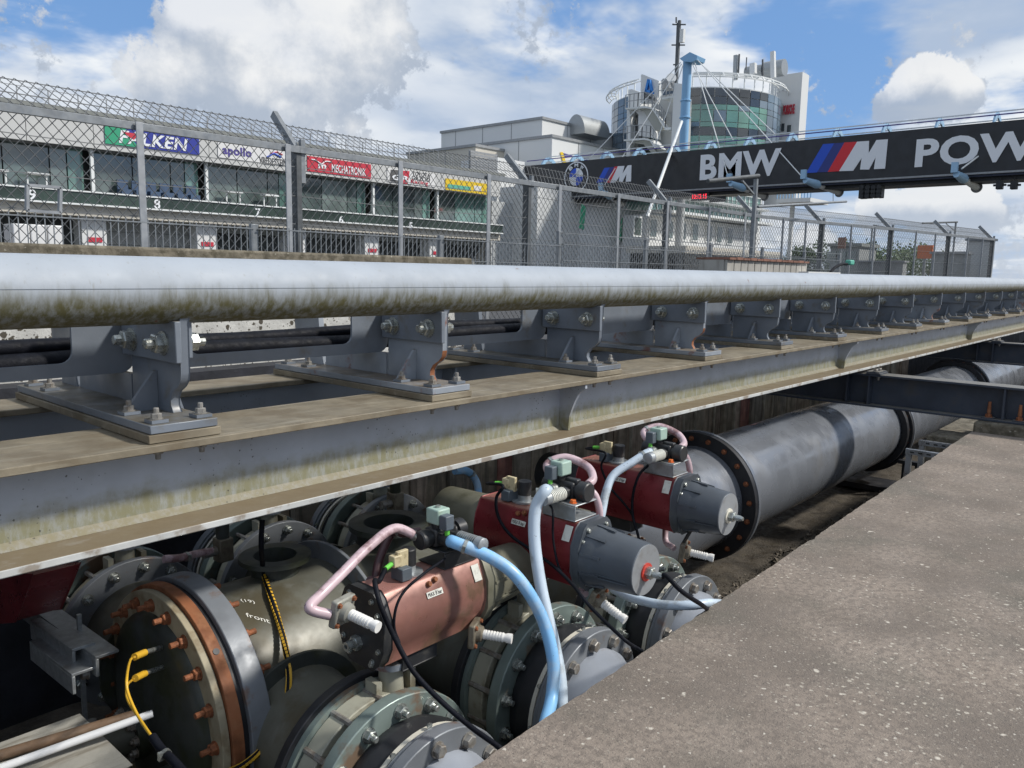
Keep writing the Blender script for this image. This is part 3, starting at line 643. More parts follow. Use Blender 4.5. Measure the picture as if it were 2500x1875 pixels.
part(G().lathe((1.80, AY + .05, AZ + .36), (0, 0, 1), [(0, .10), (.09, .10), (.09, .15), (.11, .15), (.11, .09), (.03, .09), (.03, 0)], 36), 'top_nozzle', 'manifold_dark', mt)
ftp = part(G().prism([(1.62, 2.36, -2.06), (1.78, 2.36, -2.06), (1.92, 2.36, -2.37), (1.60, 2.36, -2.37)], (0, .03, 0)), 'foot', 'grey_flange', mt)

def valve(xs, sgn, label, far=False):
    o = V((xs, AY, AZ - (.05 if xs == VX[0] and sgn < 0 else 0))); d = V((0, sgn, 0))
    t = thing('butterfly_valve', label, 'valve', (xs, AY + sgn * .9, AZ - .34), 'flanged valves on the manifold branches')
    fA = part(G().ring(o, d, .74, .775, .20, .345, 56), 'back_flange', 'tank_flange' if not far else 'grey_flange', t, bev=.003)  # far row: missing light under the girders put into a paler flange colour
    ring_bolts(fA, o + d * .739, -d, .302, 14, BM['zinc' if far else 'dark'], .2)
    bd = part(G().ring(o, d, .80, .875, .19, .305, 56), 'valve_body', 'valve_cream', t, bev=.004)
    part(G().ring(o, d, .776, .799, .19, .325, 56), 'pale_ring', 'green_flange' if not far else 'valve_cream', t)
    fB = part(G().ring(o, d, .935, .985, .19, .345, 60), 'pressure_flange', 'green_flange', t, bev=.004)
    ring_bolts(fB, o + d * .986, d, .302, 14, BM['zinc'], .45)
    x_, y_, _ = frame(d)
    for k in range(14):
        a = 2 * math.pi * (k + .45) / 14; q = o + x_ * (.302 * math.cos(a)) + y_ * (.302 * math.sin(a))
        put(ROD, 'tie_rod', t, q + d * .775, d)
    part(G().ring(o, d, .876, .934, .19, .275, 48), 'seat_ring', 'manifold_dark', t)
    part(G().lathe(o, d, [(.986, .265), (1.0, .275), (1.04, .285), (1.08, .27), (1.12, .275)], 48), 'rubber_compensator', 'rubber', t, sharp=60)
    part(G().ring(o, d, 1.095, 1.112, .20, .287, 48), 'sealing_ring', 'white_seal', t)
    fC = part(G().ring(o, d, 1.14, 1.185, .16, .305, 56), 'outlet_flange', 'grey_flange', t, bev=.004)
    part(G().ring(o, d, 1.122, 1.138, .16, .295, 48), 'backing_ring', 'grey_flange', t)
    ring_bolts(fC, o + d * 1.186, d, .262, 12, BM['head'], .1)
    ring_bolts(fC, o + d * 1.121, -d, .30, 12, BM['small'], .1)
    if not far:
        part(G().lathe(o, d, [(1.16, .235), (1.21, .228), (1.24, .205), (1.75, .200)], 48), 'outlet_pipe', 'outlet_paint', t, sharp=60)
    # neck and rusty mounting pad for the actuator
    c = o + d * .84 + V((.09 if xs == VX[0] and sgn < 0 else 0, 0, 0))
    nkp = part(G().cyl(c + V((0, 0, .28)), c + V((0, 0, .40)), .045, 16, .04), 'neck', 'valve_cream', t)
    part(G().lathe(c + V((0, 0, .385)), (0, 0, 1), [(0, .066), (.024, .07), (.026, .045)], 20), 'mounting_pad', 'bracket_rust', nkp)
    for a in range(4): put(BM['rscrew'], 'bolt', nkp, c + V((.052 * math.cos(a * 1.57 + .78), .052 * math.sin(a * 1.57 + .78), .409)), (0, 0, 1))
    for sx in (-1, 1):
        part(G().ob(c + V((.075 * sx, 0, .30)), (.012, 0, 0), (0, .03, 0), (0, 0, .05)), 'lug', 'valve_cream', nkp)
    return t
ROD = mesh(G().cyl((0, 0, 0), (0, 0, .16), .0115, 8), 'tie_rod', 'dull_bolt')
valve(VX[0], -1, 'nearest flanged valve under the faded pink actuator, cut by the slab edge')
valve(VX[1], -1, 'middle flanged valve where the blue hoses dive under the slab')
valve(VX[2], -1, 'farthest flanged valve below the dark red actuator with a grey outlet')
for k, xs in enumerate(LX):
    valve(xs, 1, ['leftmost dark flanged valve behind the rusty blind flange', 'dark flanged valve behind the chalk marked manifold', 'dark flanged valve below the girder left of the red actuator'][k], True)
tt = text('(19)', 'chalk_mark', 'chalk', mt, PX(606, 1471, 1.62), (1, 0, 0), (0, 0, 1), .05, .03)
bpy.data.objects.remove(tt)
def chalk(s, px0, py0, w_, h_):
    # chalk handwriting wrapped on the pipe surface
    cu = bpy.data.curves.new('chalk', 'FONT'); cu.body = s; cu.size = 1; cu.shear = .2; cu.resolution_u = 3
    ob = bpy.data.objects.new('chalk', cu); C.objects.link(ob); me = bpy.data.meshes.new_from_object(ob)
    bpy.data.objects.remove(ob); bpy.data.curves.remove(cu)
    d = ray(px0, py0); A = d.y ** 2 + d.z ** 2; B = -2 * (d.y * AY + d.z * AZ); Cc = AY ** 2 + AZ ** 2 - .3965 ** 2
    k = (-B - math.sqrt(B * B - 4 * A * Cc)) / (2 * A); p = d * k; th = math.atan2(p.z - AZ, p.y - AY)
    xs = [q.co.x for q in me.vertices]; ys = [q.co.y for q in me.vertices]
    for q in me.vertices:
        uu = (q.co.x - min(xs)) / (max(xs) - min(xs)) * w_; vv = (q.co.y - min(ys)) / (max(ys) - min(ys)) * h_
        a = th - (vv + uu * -.75) / .3965
        q.co = V((p.x + uu * .8, AY + .3968 * math.cos(a), AZ + .3968 * math.sin(a))) - WL[mt]
    me.materials.clear(); me.materials.append(MATS['chalk'])
    o = bpy.data.objects.new('chalk_writing', me); C.objects.link(o); o.parent = mt
chalk('(19)', 592, 1470, .05, .028); chalk('front', 604, 1506, .085, .026)

# ------------------------------------------------------------------ actuators
def actuator(loc, a, body_m, can_m, label, L_=.54, rear=True, canl=.34, face_m='canister_face', red=True):
    a = V(a); z = V((0, 0, 1)); p = a.cross(z); loc = V(loc); H = L_ / 2
    def W(t_, s_, h_): return loc + a * t_ + p * s_ + z * h_
    T = thing('pneumatic_actuator', label, 'actuator', loc - z * .19, 'pneumatic actuators on the valves')
    prof = [(-.062, .125), (.062, .125), (.070, .118), (.096, .062), (.104, .02), (.104, -.02), (.095, -.06), (.074, -.095), (.074, -.125), (-.074, -.125), (-.074, -.095), (-.095, -.06), (-.104, -.02), (-.104, .02), (-.096, .062), (-.070, .118)]
    b = part(G().prism([W(-H, s_, h_) for s_, h_ in prof], a * L_), 'body', body_m, T, bev=.003)
    oct_ = [(.06, .130), (.082, .112), (.112, .05), (.112, -.05), (.09, -.1), (.06, -.128)]; oct_ = oct_ + [(-s_, h_) for s_, h_ in oct_[::-1]]
    def endplate(t0, d_, m_):
        q = part(G().prism([W(t0, s_, h_) for s_, h_ in oct_], a * (d_ * .038)), 'end_plate', m_, T, bev=.004)
        for s_, h_ in ((.058, .105), (.088, .066), (.092, -.055), (.06, -.10)):
            for m2 in (1, -1): put(BM['small'], 'screw', q, W(t0 + d_ * .038, s_ * m2, h_), a * d_)
        return q
    endplate(H, 1, can_m)
    def can(t0, d_, m_, ln, fm):
        q = part(G().lathe(W(t0, 0, -.005), a * d_, [(0, .118), (.03, .116), (.05, .112), (.06, .1085), (ln - .012, .098), (ln - .003, .095), (ln, .091)], 48), 'spring_canister', m_, T, sharp=32)
        for k in range(10):
            an = 2 * math.pi * k / 10 + .3; dr = p * math.cos(an) + z * math.sin(an)
            part(G().bar(W(t0 + d_ * .005, 0, -.005) + dr * .112, W(t0 + d_ * .085, 0, -.005) + dr * .104, .010, .02, dr), 'rib', m_, q)
        for hh in (-.012, -.024):
            part(G().bar(W(t0 + d_ * .07, .105, hh - .02), W(t0 + d_ * (ln - .02), .0925, hh - .02), .006, .004), 'mould_line', m_, q)
        part(G().lathe(W(t0 + d_ * ln, 0, -.005), a * d_, [(-.002, .0935), (.002, .0935)], 40), 'end_disc', fm, q)
        c = W(t0 + d_ * (ln + .002), 0, -.012)
        if red is not None:
            part(G().lathe(c, a * d_, [(0, .034), (.006, .034)], 24), 'ring', 'red_ring' if red else 'white_seal', q)
            g2 = G(); hexa(g2, c, a * d_, .006, .03, .023); g2.lathe(c, a * d_, [(.03, .013), (.055, .013), (.07, .008)], 12)
            part(g2, 'nut', 'zinc_bolt', q)
    can(H + .038, 1, can_m, canl, face_m)
    if rear:
        part(G().lathe(W(-H, 0, 0), -a, [(0, .11), (.03, .118), (.05, .112), (.26, .105), (.27, .10)], 40), 'rear_canister', 'canister_olive' if rear == 'olive' else 'rubber', T)
    else:
        q = endplate(-H, -1, 'black_plastic')
        g2 = G(); hexa(g2, W(-H - .038, -.015, -.055), -a, 0, .022, .026); g2.lathe(W(-H - .038, -.015, -.055), -a, [(.022, .016), (.05, .016), (.05, .008), (.03, .008), (.03, 0)], 16)
        part(g2, 'port_nut', 'zinc_bolt', q)
        for s_, h_ in ((.05, .03), (.055, -.11)): put(BM['small'], 'plug', q, W(-H - .038, s_, h_), -a)
    # base bracket
    part(G().prism([W(-.13, s_, -.185) for s_ in (-.055, .055)] + [W(.03, s_, -.185) for s_ in (.055, -.055)], z * .058), 'mounting_bracket', 'black_plastic', T, bev=.003)
    # mounting bracket and solenoid valve on the top
    t0, t1 = H - .175, H - .015
    cb = G(); cb.box(0, 0, 0, 0, 0, 0); cb = G()
    e = .006; hw = .070; ht = .062
    for q in (((t0 + t1) / 2, 0, .1265 + e / 2, (t1 - t0) / 2, hw, e / 2), ((t0 + t1) / 2, 0, .1265 + ht, (t1 - t0) / 2, hw, e / 2), ((t0 + t1) / 2, hw - e / 2, .1265 + ht / 2, (t1 - t0) / 2, e / 2, ht / 2 - e / 2 - .001)):
        cb.ob(W(q[0], q[1], q[2]), a * q[3], p * q[4], z * q[5])
    sv = part(cb, 'valve_bracket', 'galvanised' if rear else 'black_plastic', T, bev=.003)
    zt = .1265 + ht + .004
    put(BM['orange'], 'bolt', sv, W(t1 - .03, .045, zt), z)
    vb = part(G().ob(W(t0 + .055, -.01, zt + .034), a * .052, p * .030, z * .033), 'solenoid_valve', 'black_plastic', T, bev=.008)
    def P_(g_, n_, m_, bv=0): return part(g_, n_, m_, vb, bev=bv)
    P_(G().lathe(W(t0 + .10, -.012, zt + .034), a, [(0, .028), (.02, .028), (.022, .038), (.06, .038), (.064, .034)], 28), 'end_cap', 'black_plastic')
    P_(G().lathe(W(t0 + .0, -.012, zt + .034), -a, [(0, .030), (.02, .034), (.045, .034), (.05, .030)], 24), 'end_cap', 'black_plastic')
    P_(G().ob(W(t0 + .085, -.01, zt + .066), a * .03, p * .014, z * .012), 'manual_override', 'black_plastic', .005)
    P_(G().cyl(W(t0 + .03, -.005, zt + .06), W(t0 + .03, -.005, zt + .085), .018, 16), 'stem', 'black_plastic')
    P_(G().ob(W(t0 + .032, .0, zt + .113), a * .030, p * .032, z * .028), 'coil', 'mint_coil', .006)
    P_(G().cyl(W(t0 + .032, .0, zt + .14), W(t0 + .032, 0, zt + .148), .010, 12), 'coil_nut', 'zinc_bolt')
    P_(G().ob(W(t0 + .024, .052, zt + .100), a * .020, p * .018, z * .026), 'connector_box', 'grey_plastic', .004)
    P_(G().cyl(W(t0 + .024, .055, zt + .075), W(t0 + .024, .056, zt + .035), .009, 10), 'plug', 'green_plug')
    # ports: hose fitting and slotted silencer
    P_(G().lathe(W(t0 + .03, .02, zt + .032), p, [(0, .019), (.02, .019), (.02, .026), (.045, .026), (.045, .019), (.075, .021)], 16), 'hose_fitting', 'zinc_bolt' if rear else 'black_plastic')
    m0 = W(t0 + .085, .018, zt + .030)
    P_(G().lathe(m0, p, [(0, .017), (.022, .017), (.022, .024), (.035, .024), (.036, .0215), (.125, .0215), (.128, .026), (.155, .024), (.158, .018)], 24), 'silencer', 'black_plastic')
    P_(G().lathe(m0, p, [(.127, .0265), (.155, .0255), (.159, .019)], 20), 'silencer_cap', 'galvanised')
    for k in range(9):
        P_(G().ring(m0, p, .040 + k * .0095, .0455 + k * .0095, .0205, .0255, 24), 'silencer_fin', 'label_white' if rear else 'galvanised')
    # position switch at the rear of the top
    q0 = -H + .13
    sw = part(G().ob(W(q0 - .01, .02, .150), a * .022, p * .03, z * .022), 'position_switch', 'grey_plastic', T, bev=.003)
    part(G().lathe(W(q0 + .045, -.01, .1265), z, [(0, .052), (.006, .052), (.006, .028), (.03, .026)], 28), 'puck_base', 'galvanised', sw)
    part(G().lathe(W(q0 + .045, -.01, .156), z, [(0, .028), (.055, .028), (.058, .025)], 28), 'puck', 'black_plastic', sw)
    part(G().ob(W(q0 - .005, .015, .196), a * .024, p * .008, z * .030), 'sensor_plate', 'cream_sensor', sw, bev=.003)
    part(G().ob(W(q0 - .030, .012, .195), a * .018, p * .016, z * .020), 'sensor', 'cream_sensor', sw, bev=.004)
    part(G().cyl(W(q0 - .045, .014, .19), W(q0 - .085, .026, .185), .0085, 10), 'plug', 'green_plug', sw)
    # sticker and plate on the visible side
    def side(t_, h_): # point on sloping visible side
        s_ = .0985 - (h_ - .062) / .056 * .026 if h_ > .062 else .1045
        return W(t_, s_ + .0012, h_)
    ld = (side(0, .105) - side(0, .070)).normalized()
    nrm = ld.cross(a).normalized()
    part(G().ob(side(H - .035, .085), a * .018, ld * .030, nrm * .0008), 'sticker', 'label_white', T)
    if True:
        part(G().ob(side(-.02, .073), a * .036, ld * .0105, nrm * .0008), 'plate', 'label_white', T)
        u_ = (a if rear else a)
        text('MAX 8 bar', 'lettering', 'ink', T, side(-.02, .073) - a * .031 - ld * .007 + nrm * .0011 * (1 if nrm.dot(p) > 0 else -1), a, ld, .062, .014, ext=.0006 * (1 if a.cross(ld).dot(p) > 0 else -1))
    for k, (tt_, hh_) in enumerate(((-.035, .105), (-.005, .112))):
        put(BM['rscrew'], 'port_screw', T, side(tt_, hh_), nrm if nrm.dot(p) > 0 else -nrm, 0, 1.2)
    return T, W, H
A1, W1, H1 = actuator((1.81, 2.0, -1.17), (1, 0, 0), 'faded_actuator', 'canister_olive', 'faded pink actuator with black end plate, nearest of the three', .45, False, .29, 'canister_olive', None)
A2, W2, H2 = actuator((2.42, 1.975, -1.065), (0, -1, 0), 'red_actuator', 'canister', 'dark red actuator with a red ringed nut on its round end', .51, 'olive', .22, 'canister_face', True)
A3, W3, H3 = actuator((3.22, 2.035, -1.05), (0, -1, 0), 'red_actuator', 'canister', 'dark red actuator in front of the grey tank, farthest of the three', .54, 'black', .19, 'canister_face', False)
solo(G().prism([PX(a, b, .92) for a, b in ((-60, 1400), (78, 1405), (62, 1450), (38, 1516), (-60, 1524))], (.16, 0, 0)), 'red_housing', 'red_actuator', 'dark red steel housing under the girder at the left edge', 'housing', bev=.006)

def exhaust(c, fwd, m, label, ln=.085):
    """small square exhaust valve with a white ribbed silencer pointing along fwd"""
    c = V(c); fwd = V(fwd).normalized(); x, y, _ = frame(fwd)
    T = thing('exhaust_valve', label, 'valve', c, 'small exhaust valves with white silencers')
    part(G().ob(c, fwd * .013, x * .045, y * .045), 'housing', m, T, bev=.006)
    h_ = part(G().lathe(c, fwd, [(.013, .032), (.03, .028), (.035, .02)], 20), 'collar', m, T)
    for i in (-1, 1):
        for j in (-1, 1): put(BM['rscrew'], 'screw', T, c + fwd * .013 + x * .034 * i + y * .034 * j, fwd)
    pr = [(.03, .016)]
    for k in range(7): pr += [(.04 + k * ln / 8, .0175), (.04 + k * ln / 8 + ln / 16, .0175), (.04 + k * ln / 8 + ln / 16, .0145), (.04 + (k + 1) * ln / 8, .0145)]
    pr += [(.04 + ln, .018), (.055 + ln, .018)]
    part(G().lathe(c, fwd, pr, 18), 'silencer', 'white_muffler', T)
    return T
E1 = PY(835, 1490, 1.93); exhaust(E1, (.25, -1, -.18), 'grey_block', 'pale square exhaust valve with white silencer beside the black end plate')
E2 = PY(1158, 1545, 1.90); exhaust(E2, (.55, -1, -.05), 'bronze_block', 'small exhaust valve with white silencer under the faded actuator')
E3 = PX(1455, 1460, 2.42); exhaust(E3, (.1, -1, -.42), 'bronze_block', 'bronze exhaust valve with white silencer hanging under the middle actuator')
E4 = PX(1668, 1345, 3.22); exhaust(E4, (.35, -1, -.1), 'bronze_block', 'bronze exhaust valve with white silencer in front of the tank flange')
solo(G().bar(W2(H2 + .05, .0, -.12), E3 + V((0, 0, .04)), .03, .008), 'hanger_strip', 'black_plastic', 'black strip holding the bronze valve under the middle actuator', 'bracket')
solo(G().bar(W3(H3 + .05, .0, -.12), E4 + V((0, 0, .04)), .03, .008), 'hanger_strip', 'black_plastic', 'black strip holding the bronze valve under the farthest actuator', 'bracket')

def hose(pts, r, m, label, cat='hose', name='air_hose', n=14, k=10):
    c_ = cr(pts, k); lo = min(c_, key=lambda q: q.z); t_ = thing(name, label, cat, lo)
    part(G().tube(c_, r, n), 'tube', m, t_, sharp=70)
    if r > .012:
        for q_ in (k + 3, ):
            d_ = (c_[q_ + 1] - c_[q_]).normalized(); cl_ = part(G().ring(c_[q_], d_, -.006, .006, r * .9, r * 1.13, 16), 'clamp', 'zinc_bolt', t_)
            x_, y_, _ = frame(d_); part(G().ob(c_[q_] + x_ * r * 1.25, x_ * .006, y_ * .012, d_ * .006), 'clamp_screw', 'zinc_bolt', cl_)
    return t_
p0 = W1(H1 - .145, .095, .225)
hose([p0 - V((0, -.03, 0)), p0, PY(1200, 1362, 1.80), PY(1265, 1412, 1.72), PY(1322, 1505, 1.66), PY(1350, 1610, 1.61), PY(1347, 1700, 1.58), PY(1332, 1765, 1.53), PY(1320, 1830, 1.48)], .0225, 'blue_hose', 'bright blue hose arching from the faded pink actuator down past the slab')
q0 = W2(H2 - .145, .095, .225)
hose([q0 + V((.04, 0, 0)), q0, PX(1332, 1198, 2.26), PX(1308, 1240, 2.23), PX(1305, 1320, 2.20), PX(1322, 1440, 2.17), PX(1350, 1560, 2.14), PX(1368, 1660, 2.10), PX(1370, 1740, 2.06), PX(1362, 1800, 2.04)], .0225, 'pale_hose', 'pale blue hose hanging from the middle actuator beside the bright blue one')
r0 = W3(H3 - .145, .095, .225)
hose([r0 + V((.04, 0, 0)), r0, PX(1545, 1128, 3.06), PX(1500, 1158, 2.98), PX(1480, 1200, 2.92), PX(1465, 1270, 2.85), PX(1440, 1360, 2.80), PX(1455, 1405, 2.75), PX(1520, 1450, 2.72), PX(1600, 1474, 2.72), PX(1680, 1478, 2.76), PX(1735, 1473, 2.86), PY(1790, 1482, 1.42), PY(1815, 1515, 1.40)], .019, 'pale_hose', 'pale hose sagging from under the middle actuator onto the slab edge')
h1 = W1(H1 - .20, -.03, .225)
hose([h1 + V((.03, 0, 0)), h1, PY(965, 1290, 2.06), PY(900, 1335, 2.03), PY(840, 1395, 2.0), PY(785, 1450, 1.98), PY(756, 1480, 1.96), PY(768, 1492, 1.95), E1 + V((-.045, .0, 0))], .0165, 'pink_hose', 'long pink hose from the faded actuator to the pale exhaust valve')
hose([h1 + V((.03, .04, .01)), h1 + V((-.03, .05, .015)), PY(955, 1305, 2.16), PY(925, 1370, 2.14), PY(912, 1440, 2.1), W1(-H1 + .05, -.06, .12)], .0155, 'dark_hose', 'dark maroon hose looping behind the position switch of the faded actuator')
for nm, W_, H_, P_c, xq in (('middle', W2, H2, E3, 2.42), ('farthest', W3, H3, E4, 3.22)):
    a0 = W_(H_ - .20, -.03, .235)
    hose([a0, a0 + V((.03, .06, .05)), a0 + V((.10, .02, .075)), a0 + V((.14, -.06, .045)), a0 + V((.10, -.12, .015)), a0 + V((.055, -.13, .0))], .0165, 'pink_hose', 'short pink hose looping behind the green coil of the %s actuator' % nm)
    b0 = W_(H_ - .10, -.07, .22)
    hose([b0 + V((-.03, 0, 0)), b0, b0 + V((.035, -.05, -.03)), b0 + V((.05, -.06, -.14)), b0 + V((.03, .02, -.28)), P_c + V((.04, .12, .02)), P_c + V((.0, .05, .0))], .0145, 'pink_hose', 'pink hose dropping behind the %s actuator to its exhaust valve' % nm)
# thin cables
def cable(pts, r, m, label, name='thin_cable'): return hose(pts, r, m, label, 'cable', name, 8, 8)
s1 = W1(-H1 + .045, .026, .185)
cable([s1, s1 + V((-.035, -.01, -.03)), PY(915, 1420, 1.93), PY(930, 1480, 1.88), PY(965, 1560, 1.84), PY(1010, 1640, 1.78), PY(1075, 1710, 1.68), PY(1150, 1775, 1.57), PY(1215, 1822, 1.47), PY(1255, 1860, 1.42), PY(1270, 1900, 1.40)], .0085, 'cable_black', 'black cable running from the faded actuator down across the near valve')
c1 = W1(H1 - .151, .056, .17)
cable([c1 + V((0, 0, .05)), c1, PY(1035, 1400, 1.86), PY(990, 1440, 1.86), PY(968, 1480, 1.86), PY(962, 1530, 1.86), PY(975, 1570, 1.84)], .005, 'cable_black', 'thin grey cable crossing the faded pink actuator side')
s2 = W2(-H2 + .045, .026, .185)
cable([s2, s2 + V((-.03, .02, .0)), PX(1228, 1186, 2.30), PX(1212, 1215, 2.29), PX(1216, 1260, 2.29), PX(1245, 1305, 2.29), PX(1300, 1345, 2.28), PX(1355, 1385, 2.26), PX(1400, 1430, 2.24), PX(1440, 1480, 2.22), PX(1490, 1530, 2.20), PX(1535, 1570, 2.20), PY(1575, 1595, 1.45), PY(1600, 1625, 1.41)], .0065, 'cable_black', 'dark cable from the middle actuator switch drooping over its red side')
c2 = W2(H2 - .151, .056, .17)
cable([c2 + V((0, 0, .05)), c2, PX(1350, 1250, 2.29), PX(1350, 1310, 2.285), PX(1360, 1370, 2.275), PX(1372, 1400, 2.262)], .0045, 'cable_black', 'thin cable hanging down the side of the middle red actuator')
s3 = W3(-H3 + .045, .026, .185)
cable([s3, s3 + V((-.03, .02, -.005)), PX(1478, 1106, 3.08), PX(1468, 1140, 3.08), PX(1490, 1190, 3.09), PX(1520, 1225, 3.09), PX(1542, 1255, 3.09), PX(1552, 1285, 3.08)], .0055, 'cable_black', 'thin cable drooping over the farthest red actuator')
c3 = W3(H3 - .151, .056, .17)
cable([c3 + V((0, 0, .05)), c3, PX(1560, 1160, 3.09), PX(1545, 1210, 3.085), PX(1545, 1260, 3.08), PX(1556, 1300, 3.07), PX(1565, 1340, 3.06)], .0065, 'cable_black', 'black cable down the side of the farthest red actuator')
e2 = W2(H2 + .038 + .22 + .07, 0, -.012)
cable([e2 + V((0, .03, 0)), e2, PX(1625, 1405, 2.42), PX(1660, 1440, 2.42), PX(1690, 1462, 2.50), PX(1715, 1478, 2.6), PY(1740, 1500, 1.46), PY(1760, 1530, 1.42)], .0085, 'cable_black', 'black cable from the red ringed nut of the middle actuator to the slab')
# striped sleeve cable over the manifold
def on_pipe(px_, py_, rr_):
    d = ray(px_, py_); A = d.y ** 2 + d.z ** 2; B = -2 * (d.y * AY + d.z * AZ); Cc = AY ** 2 + AZ ** 2 - rr_ ** 2; D = B * B - 4 * A * Cc
    return d * ((-B - math.sqrt(max(D, 0))) / (2 * A))
pts = [PY(640, 1270, 2.80), PY(638, 1340, 2.76), on_pipe(645, 1400, .42), on_pipe(660, 1450, .415), on_pipe(678, 1510, .412), on_pipe(694, 1570, .43), on_pipe(705, 1630, .47), on_pipe(704, 1680, .50), on_pipe(693, 1730, .52), on_pipe(670, 1785, .53), on_pipe(640, 1830, .51), on_pipe(590, 1870, .52), on_pipe(520, 1900, .53)]
sl_ = thing('sleeved_cable', 'black and yellow braided cable lying over the manifold pipe', 'cable', pts[5])
cp = cr(pts, 14); part(G().tube(cp, .0105, 10), 'sleeve', 'cable_black', sl_)
gy = G()
for i in range(30, len(cp) - 3, 2): gy.tube([cp[i] + (cp[i + 1] - cp[i]) * .2, cp[i] + (cp[i + 1] - cp[i]) * .75], .0112, 8)
g2 = G()
for i in range(30, len(cp) - 3, 2):
    d = (cp[i + 1] - cp[i]).normalized(); x, y, _ = frame(d)
    for k in range(3):
        a = k * 2.1 + i; q = cp[i] + (x * math.cos(a) + y * math.sin(a)) * .0105; g2.ob(q, d * .006, (x * -math.sin(a) + y * math.cos(a)) * .0045, (x * math.cos(a) + y * math.sin(a)) * .0012)
part(g2, 'yellow_fleck', 'yellow', sl_)
# yellow sensor leads on the blind cover
for k, (px_, py_) in enumerate(((332, 1600), (332, 1652))):
    cable([PX(px_ - 2, py_ + 4, 1.102), PX(px_ - 14, py_ + 12, 1.08), PX(310, 1650 + 25 * k, .99), PX(312, 1690 + 18 * k, .97), PX(338, 1750, .96), PX(372, 1800, .95), PX(410, 1845, .95), PX(450, 1900, .95)], .0045, 'yellow' , ['upper yellow sensor lead on the dark blind cover', 'lower yellow sensor lead on the dark blind cover'][k])
cable([PX(372, 1798, .94), PX(395, 1830, .94), PX(425, 1860, .94), PX(460, 1900, .94)], .013, 'cable_black', 'black braided sleeve around the yellow leads at the bottom edge', 'cable_sleeve')
cable([PY(1110, 1150, 3.0), PY(1140, 1150, 3.0), PY(1160, 1170, 3.0), PY(1168, 1200, 2.95), PY(1165, 1240, 2.9)], .021, 'blue_hose', 'bright blue hose dropping behind the middle actuator under the girder', 'air_hose')
cable([PY(400, 1365, 3.3), PY(440, 1362, 3.3), PY(480, 1352, 3.32), PY(520, 1345, 3.35)], .018, 'pink_hose', 'short pale hose between dark fittings below the girder', 'air_hose')
for k, (px_, py_, yy) in enumerate(((545, 1340, 3.35), (965, 1225, 3.3))):
    o = PY(px_, py_, yy)
    tq = thing('pipe_fitting', ['dark valve fitting at the end of the short pale hose', 'dark fitting under the girder behind the pink hose'][k], 'fitting', o)
    part(G().ob(o, (.035, 0, 0), (0, .035, 0), (0, 0, .055)), 'block', 'bronze_block', tq, bev=.006)
    part(G().cyl(o + V((-.035, 0, 0)), o + V((-.10, 0, .0)), .022, 12), 'union', 'dull_bolt', tq)
    part(G().cyl(o + V((0, 0, .05)), o + V((0, 0, .16)), .03, 12), 'riser', 'manifold_dark', tq)

# timber, poles and steel channels at the lower left
tb = [PZ(-60, 1837, -1.62), PZ(192, 1745, -1.62), PZ(318, 1868, -1.62), PZ(60, 1990, -1.62)]
tm = thing('timber_beam', 'weathered grey timber lying at the lower left corner', 'timber', tb[1] - V((0, 0, .14)))
part(G().prism(tb, (0, 0, -.13)), 'beam', 'timber', tm, bev=.006)
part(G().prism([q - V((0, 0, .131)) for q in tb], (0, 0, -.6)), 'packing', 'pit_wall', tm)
solo(G().cyl(PZ(-60, 1897, -1.60), PZ(372, 1742, -1.56), .0135, 16), 'white_pole', 'pole_white', 'white metal pole lying across the grey timber', 'pole')
solo(G().cyl(PZ(-60, 1862, -1.60), PZ(330, 1745, -1.585), .018, 14), 'wooden_pole', 'wood_pole', 'brown wooden pole behind the white one on the timber', 'pole')
cf = thing('channel_frame', 'galvanised steel channels bolted beside the rusty blind flange', 'steel frame', PX(150, 1650, 1.1))
for k, (a, b) in enumerate((((75, 1462), (262, 1598)), ((100, 1510), (205, 1580)), ((100, 1560), (205, 1640)))):
    A_, B_ = PX(*a, 1.12 - .04 * k), PX(*b, 1.12 - .04 * k)
    cg = G(); d = (B_ - A_); sd = d.cross(V((0, 0, 1))).normalized()
    cg.ob((A_ + B_) / 2, d / 2, V((0, 0, .006)), sd * .042)
    cg.ob((A_ + B_) / 2 + V((0, 0, -.04)) + sd * .036, d / 2, V((0, 0, .034)), sd * .006)
    ch = part(cg, 'channel', 'galvanised', cf, bev=.002)
    if k: put(BM['head'], 'bolt', ch, B_ - d * .12 + V((0, 0, -.03)) - sd * .03, (-1, 0, 0))
A_ = PX(207, 1660, 1.14); part(G().box(1.125, 1.14, A_.y - .008, A_.y + .008, -2.36, A_.z + .28), 'upright', 'galvanised', cf)
# slotted strut frame behind the slab edge
st = thing('strut_frame', 'small frame of bright slotted metal strut behind the slab edge', 'metal frame', (7.0, 1.72, ZF))
for (xa, ya) in ((6.75, 1.72), (7.2, 1.74)):
    part(G().box(xa - .02, xa + .02, ya - .02, ya + .02, ZF, -1.385), 'upright', 'steel_strut', st)
    bar_ = part(G().box(xa - .022, xa + .022, 1.40, ya + .025, -1.384, -1.344), 'rail', 'steel_strut', st)
    for j in range(5): part(G().box(xa - .0235, xa - .022, 1.44 + j * .06, 1.47 + j * .06, -1.37, -1.358), 'slot', 'ink', bar_)

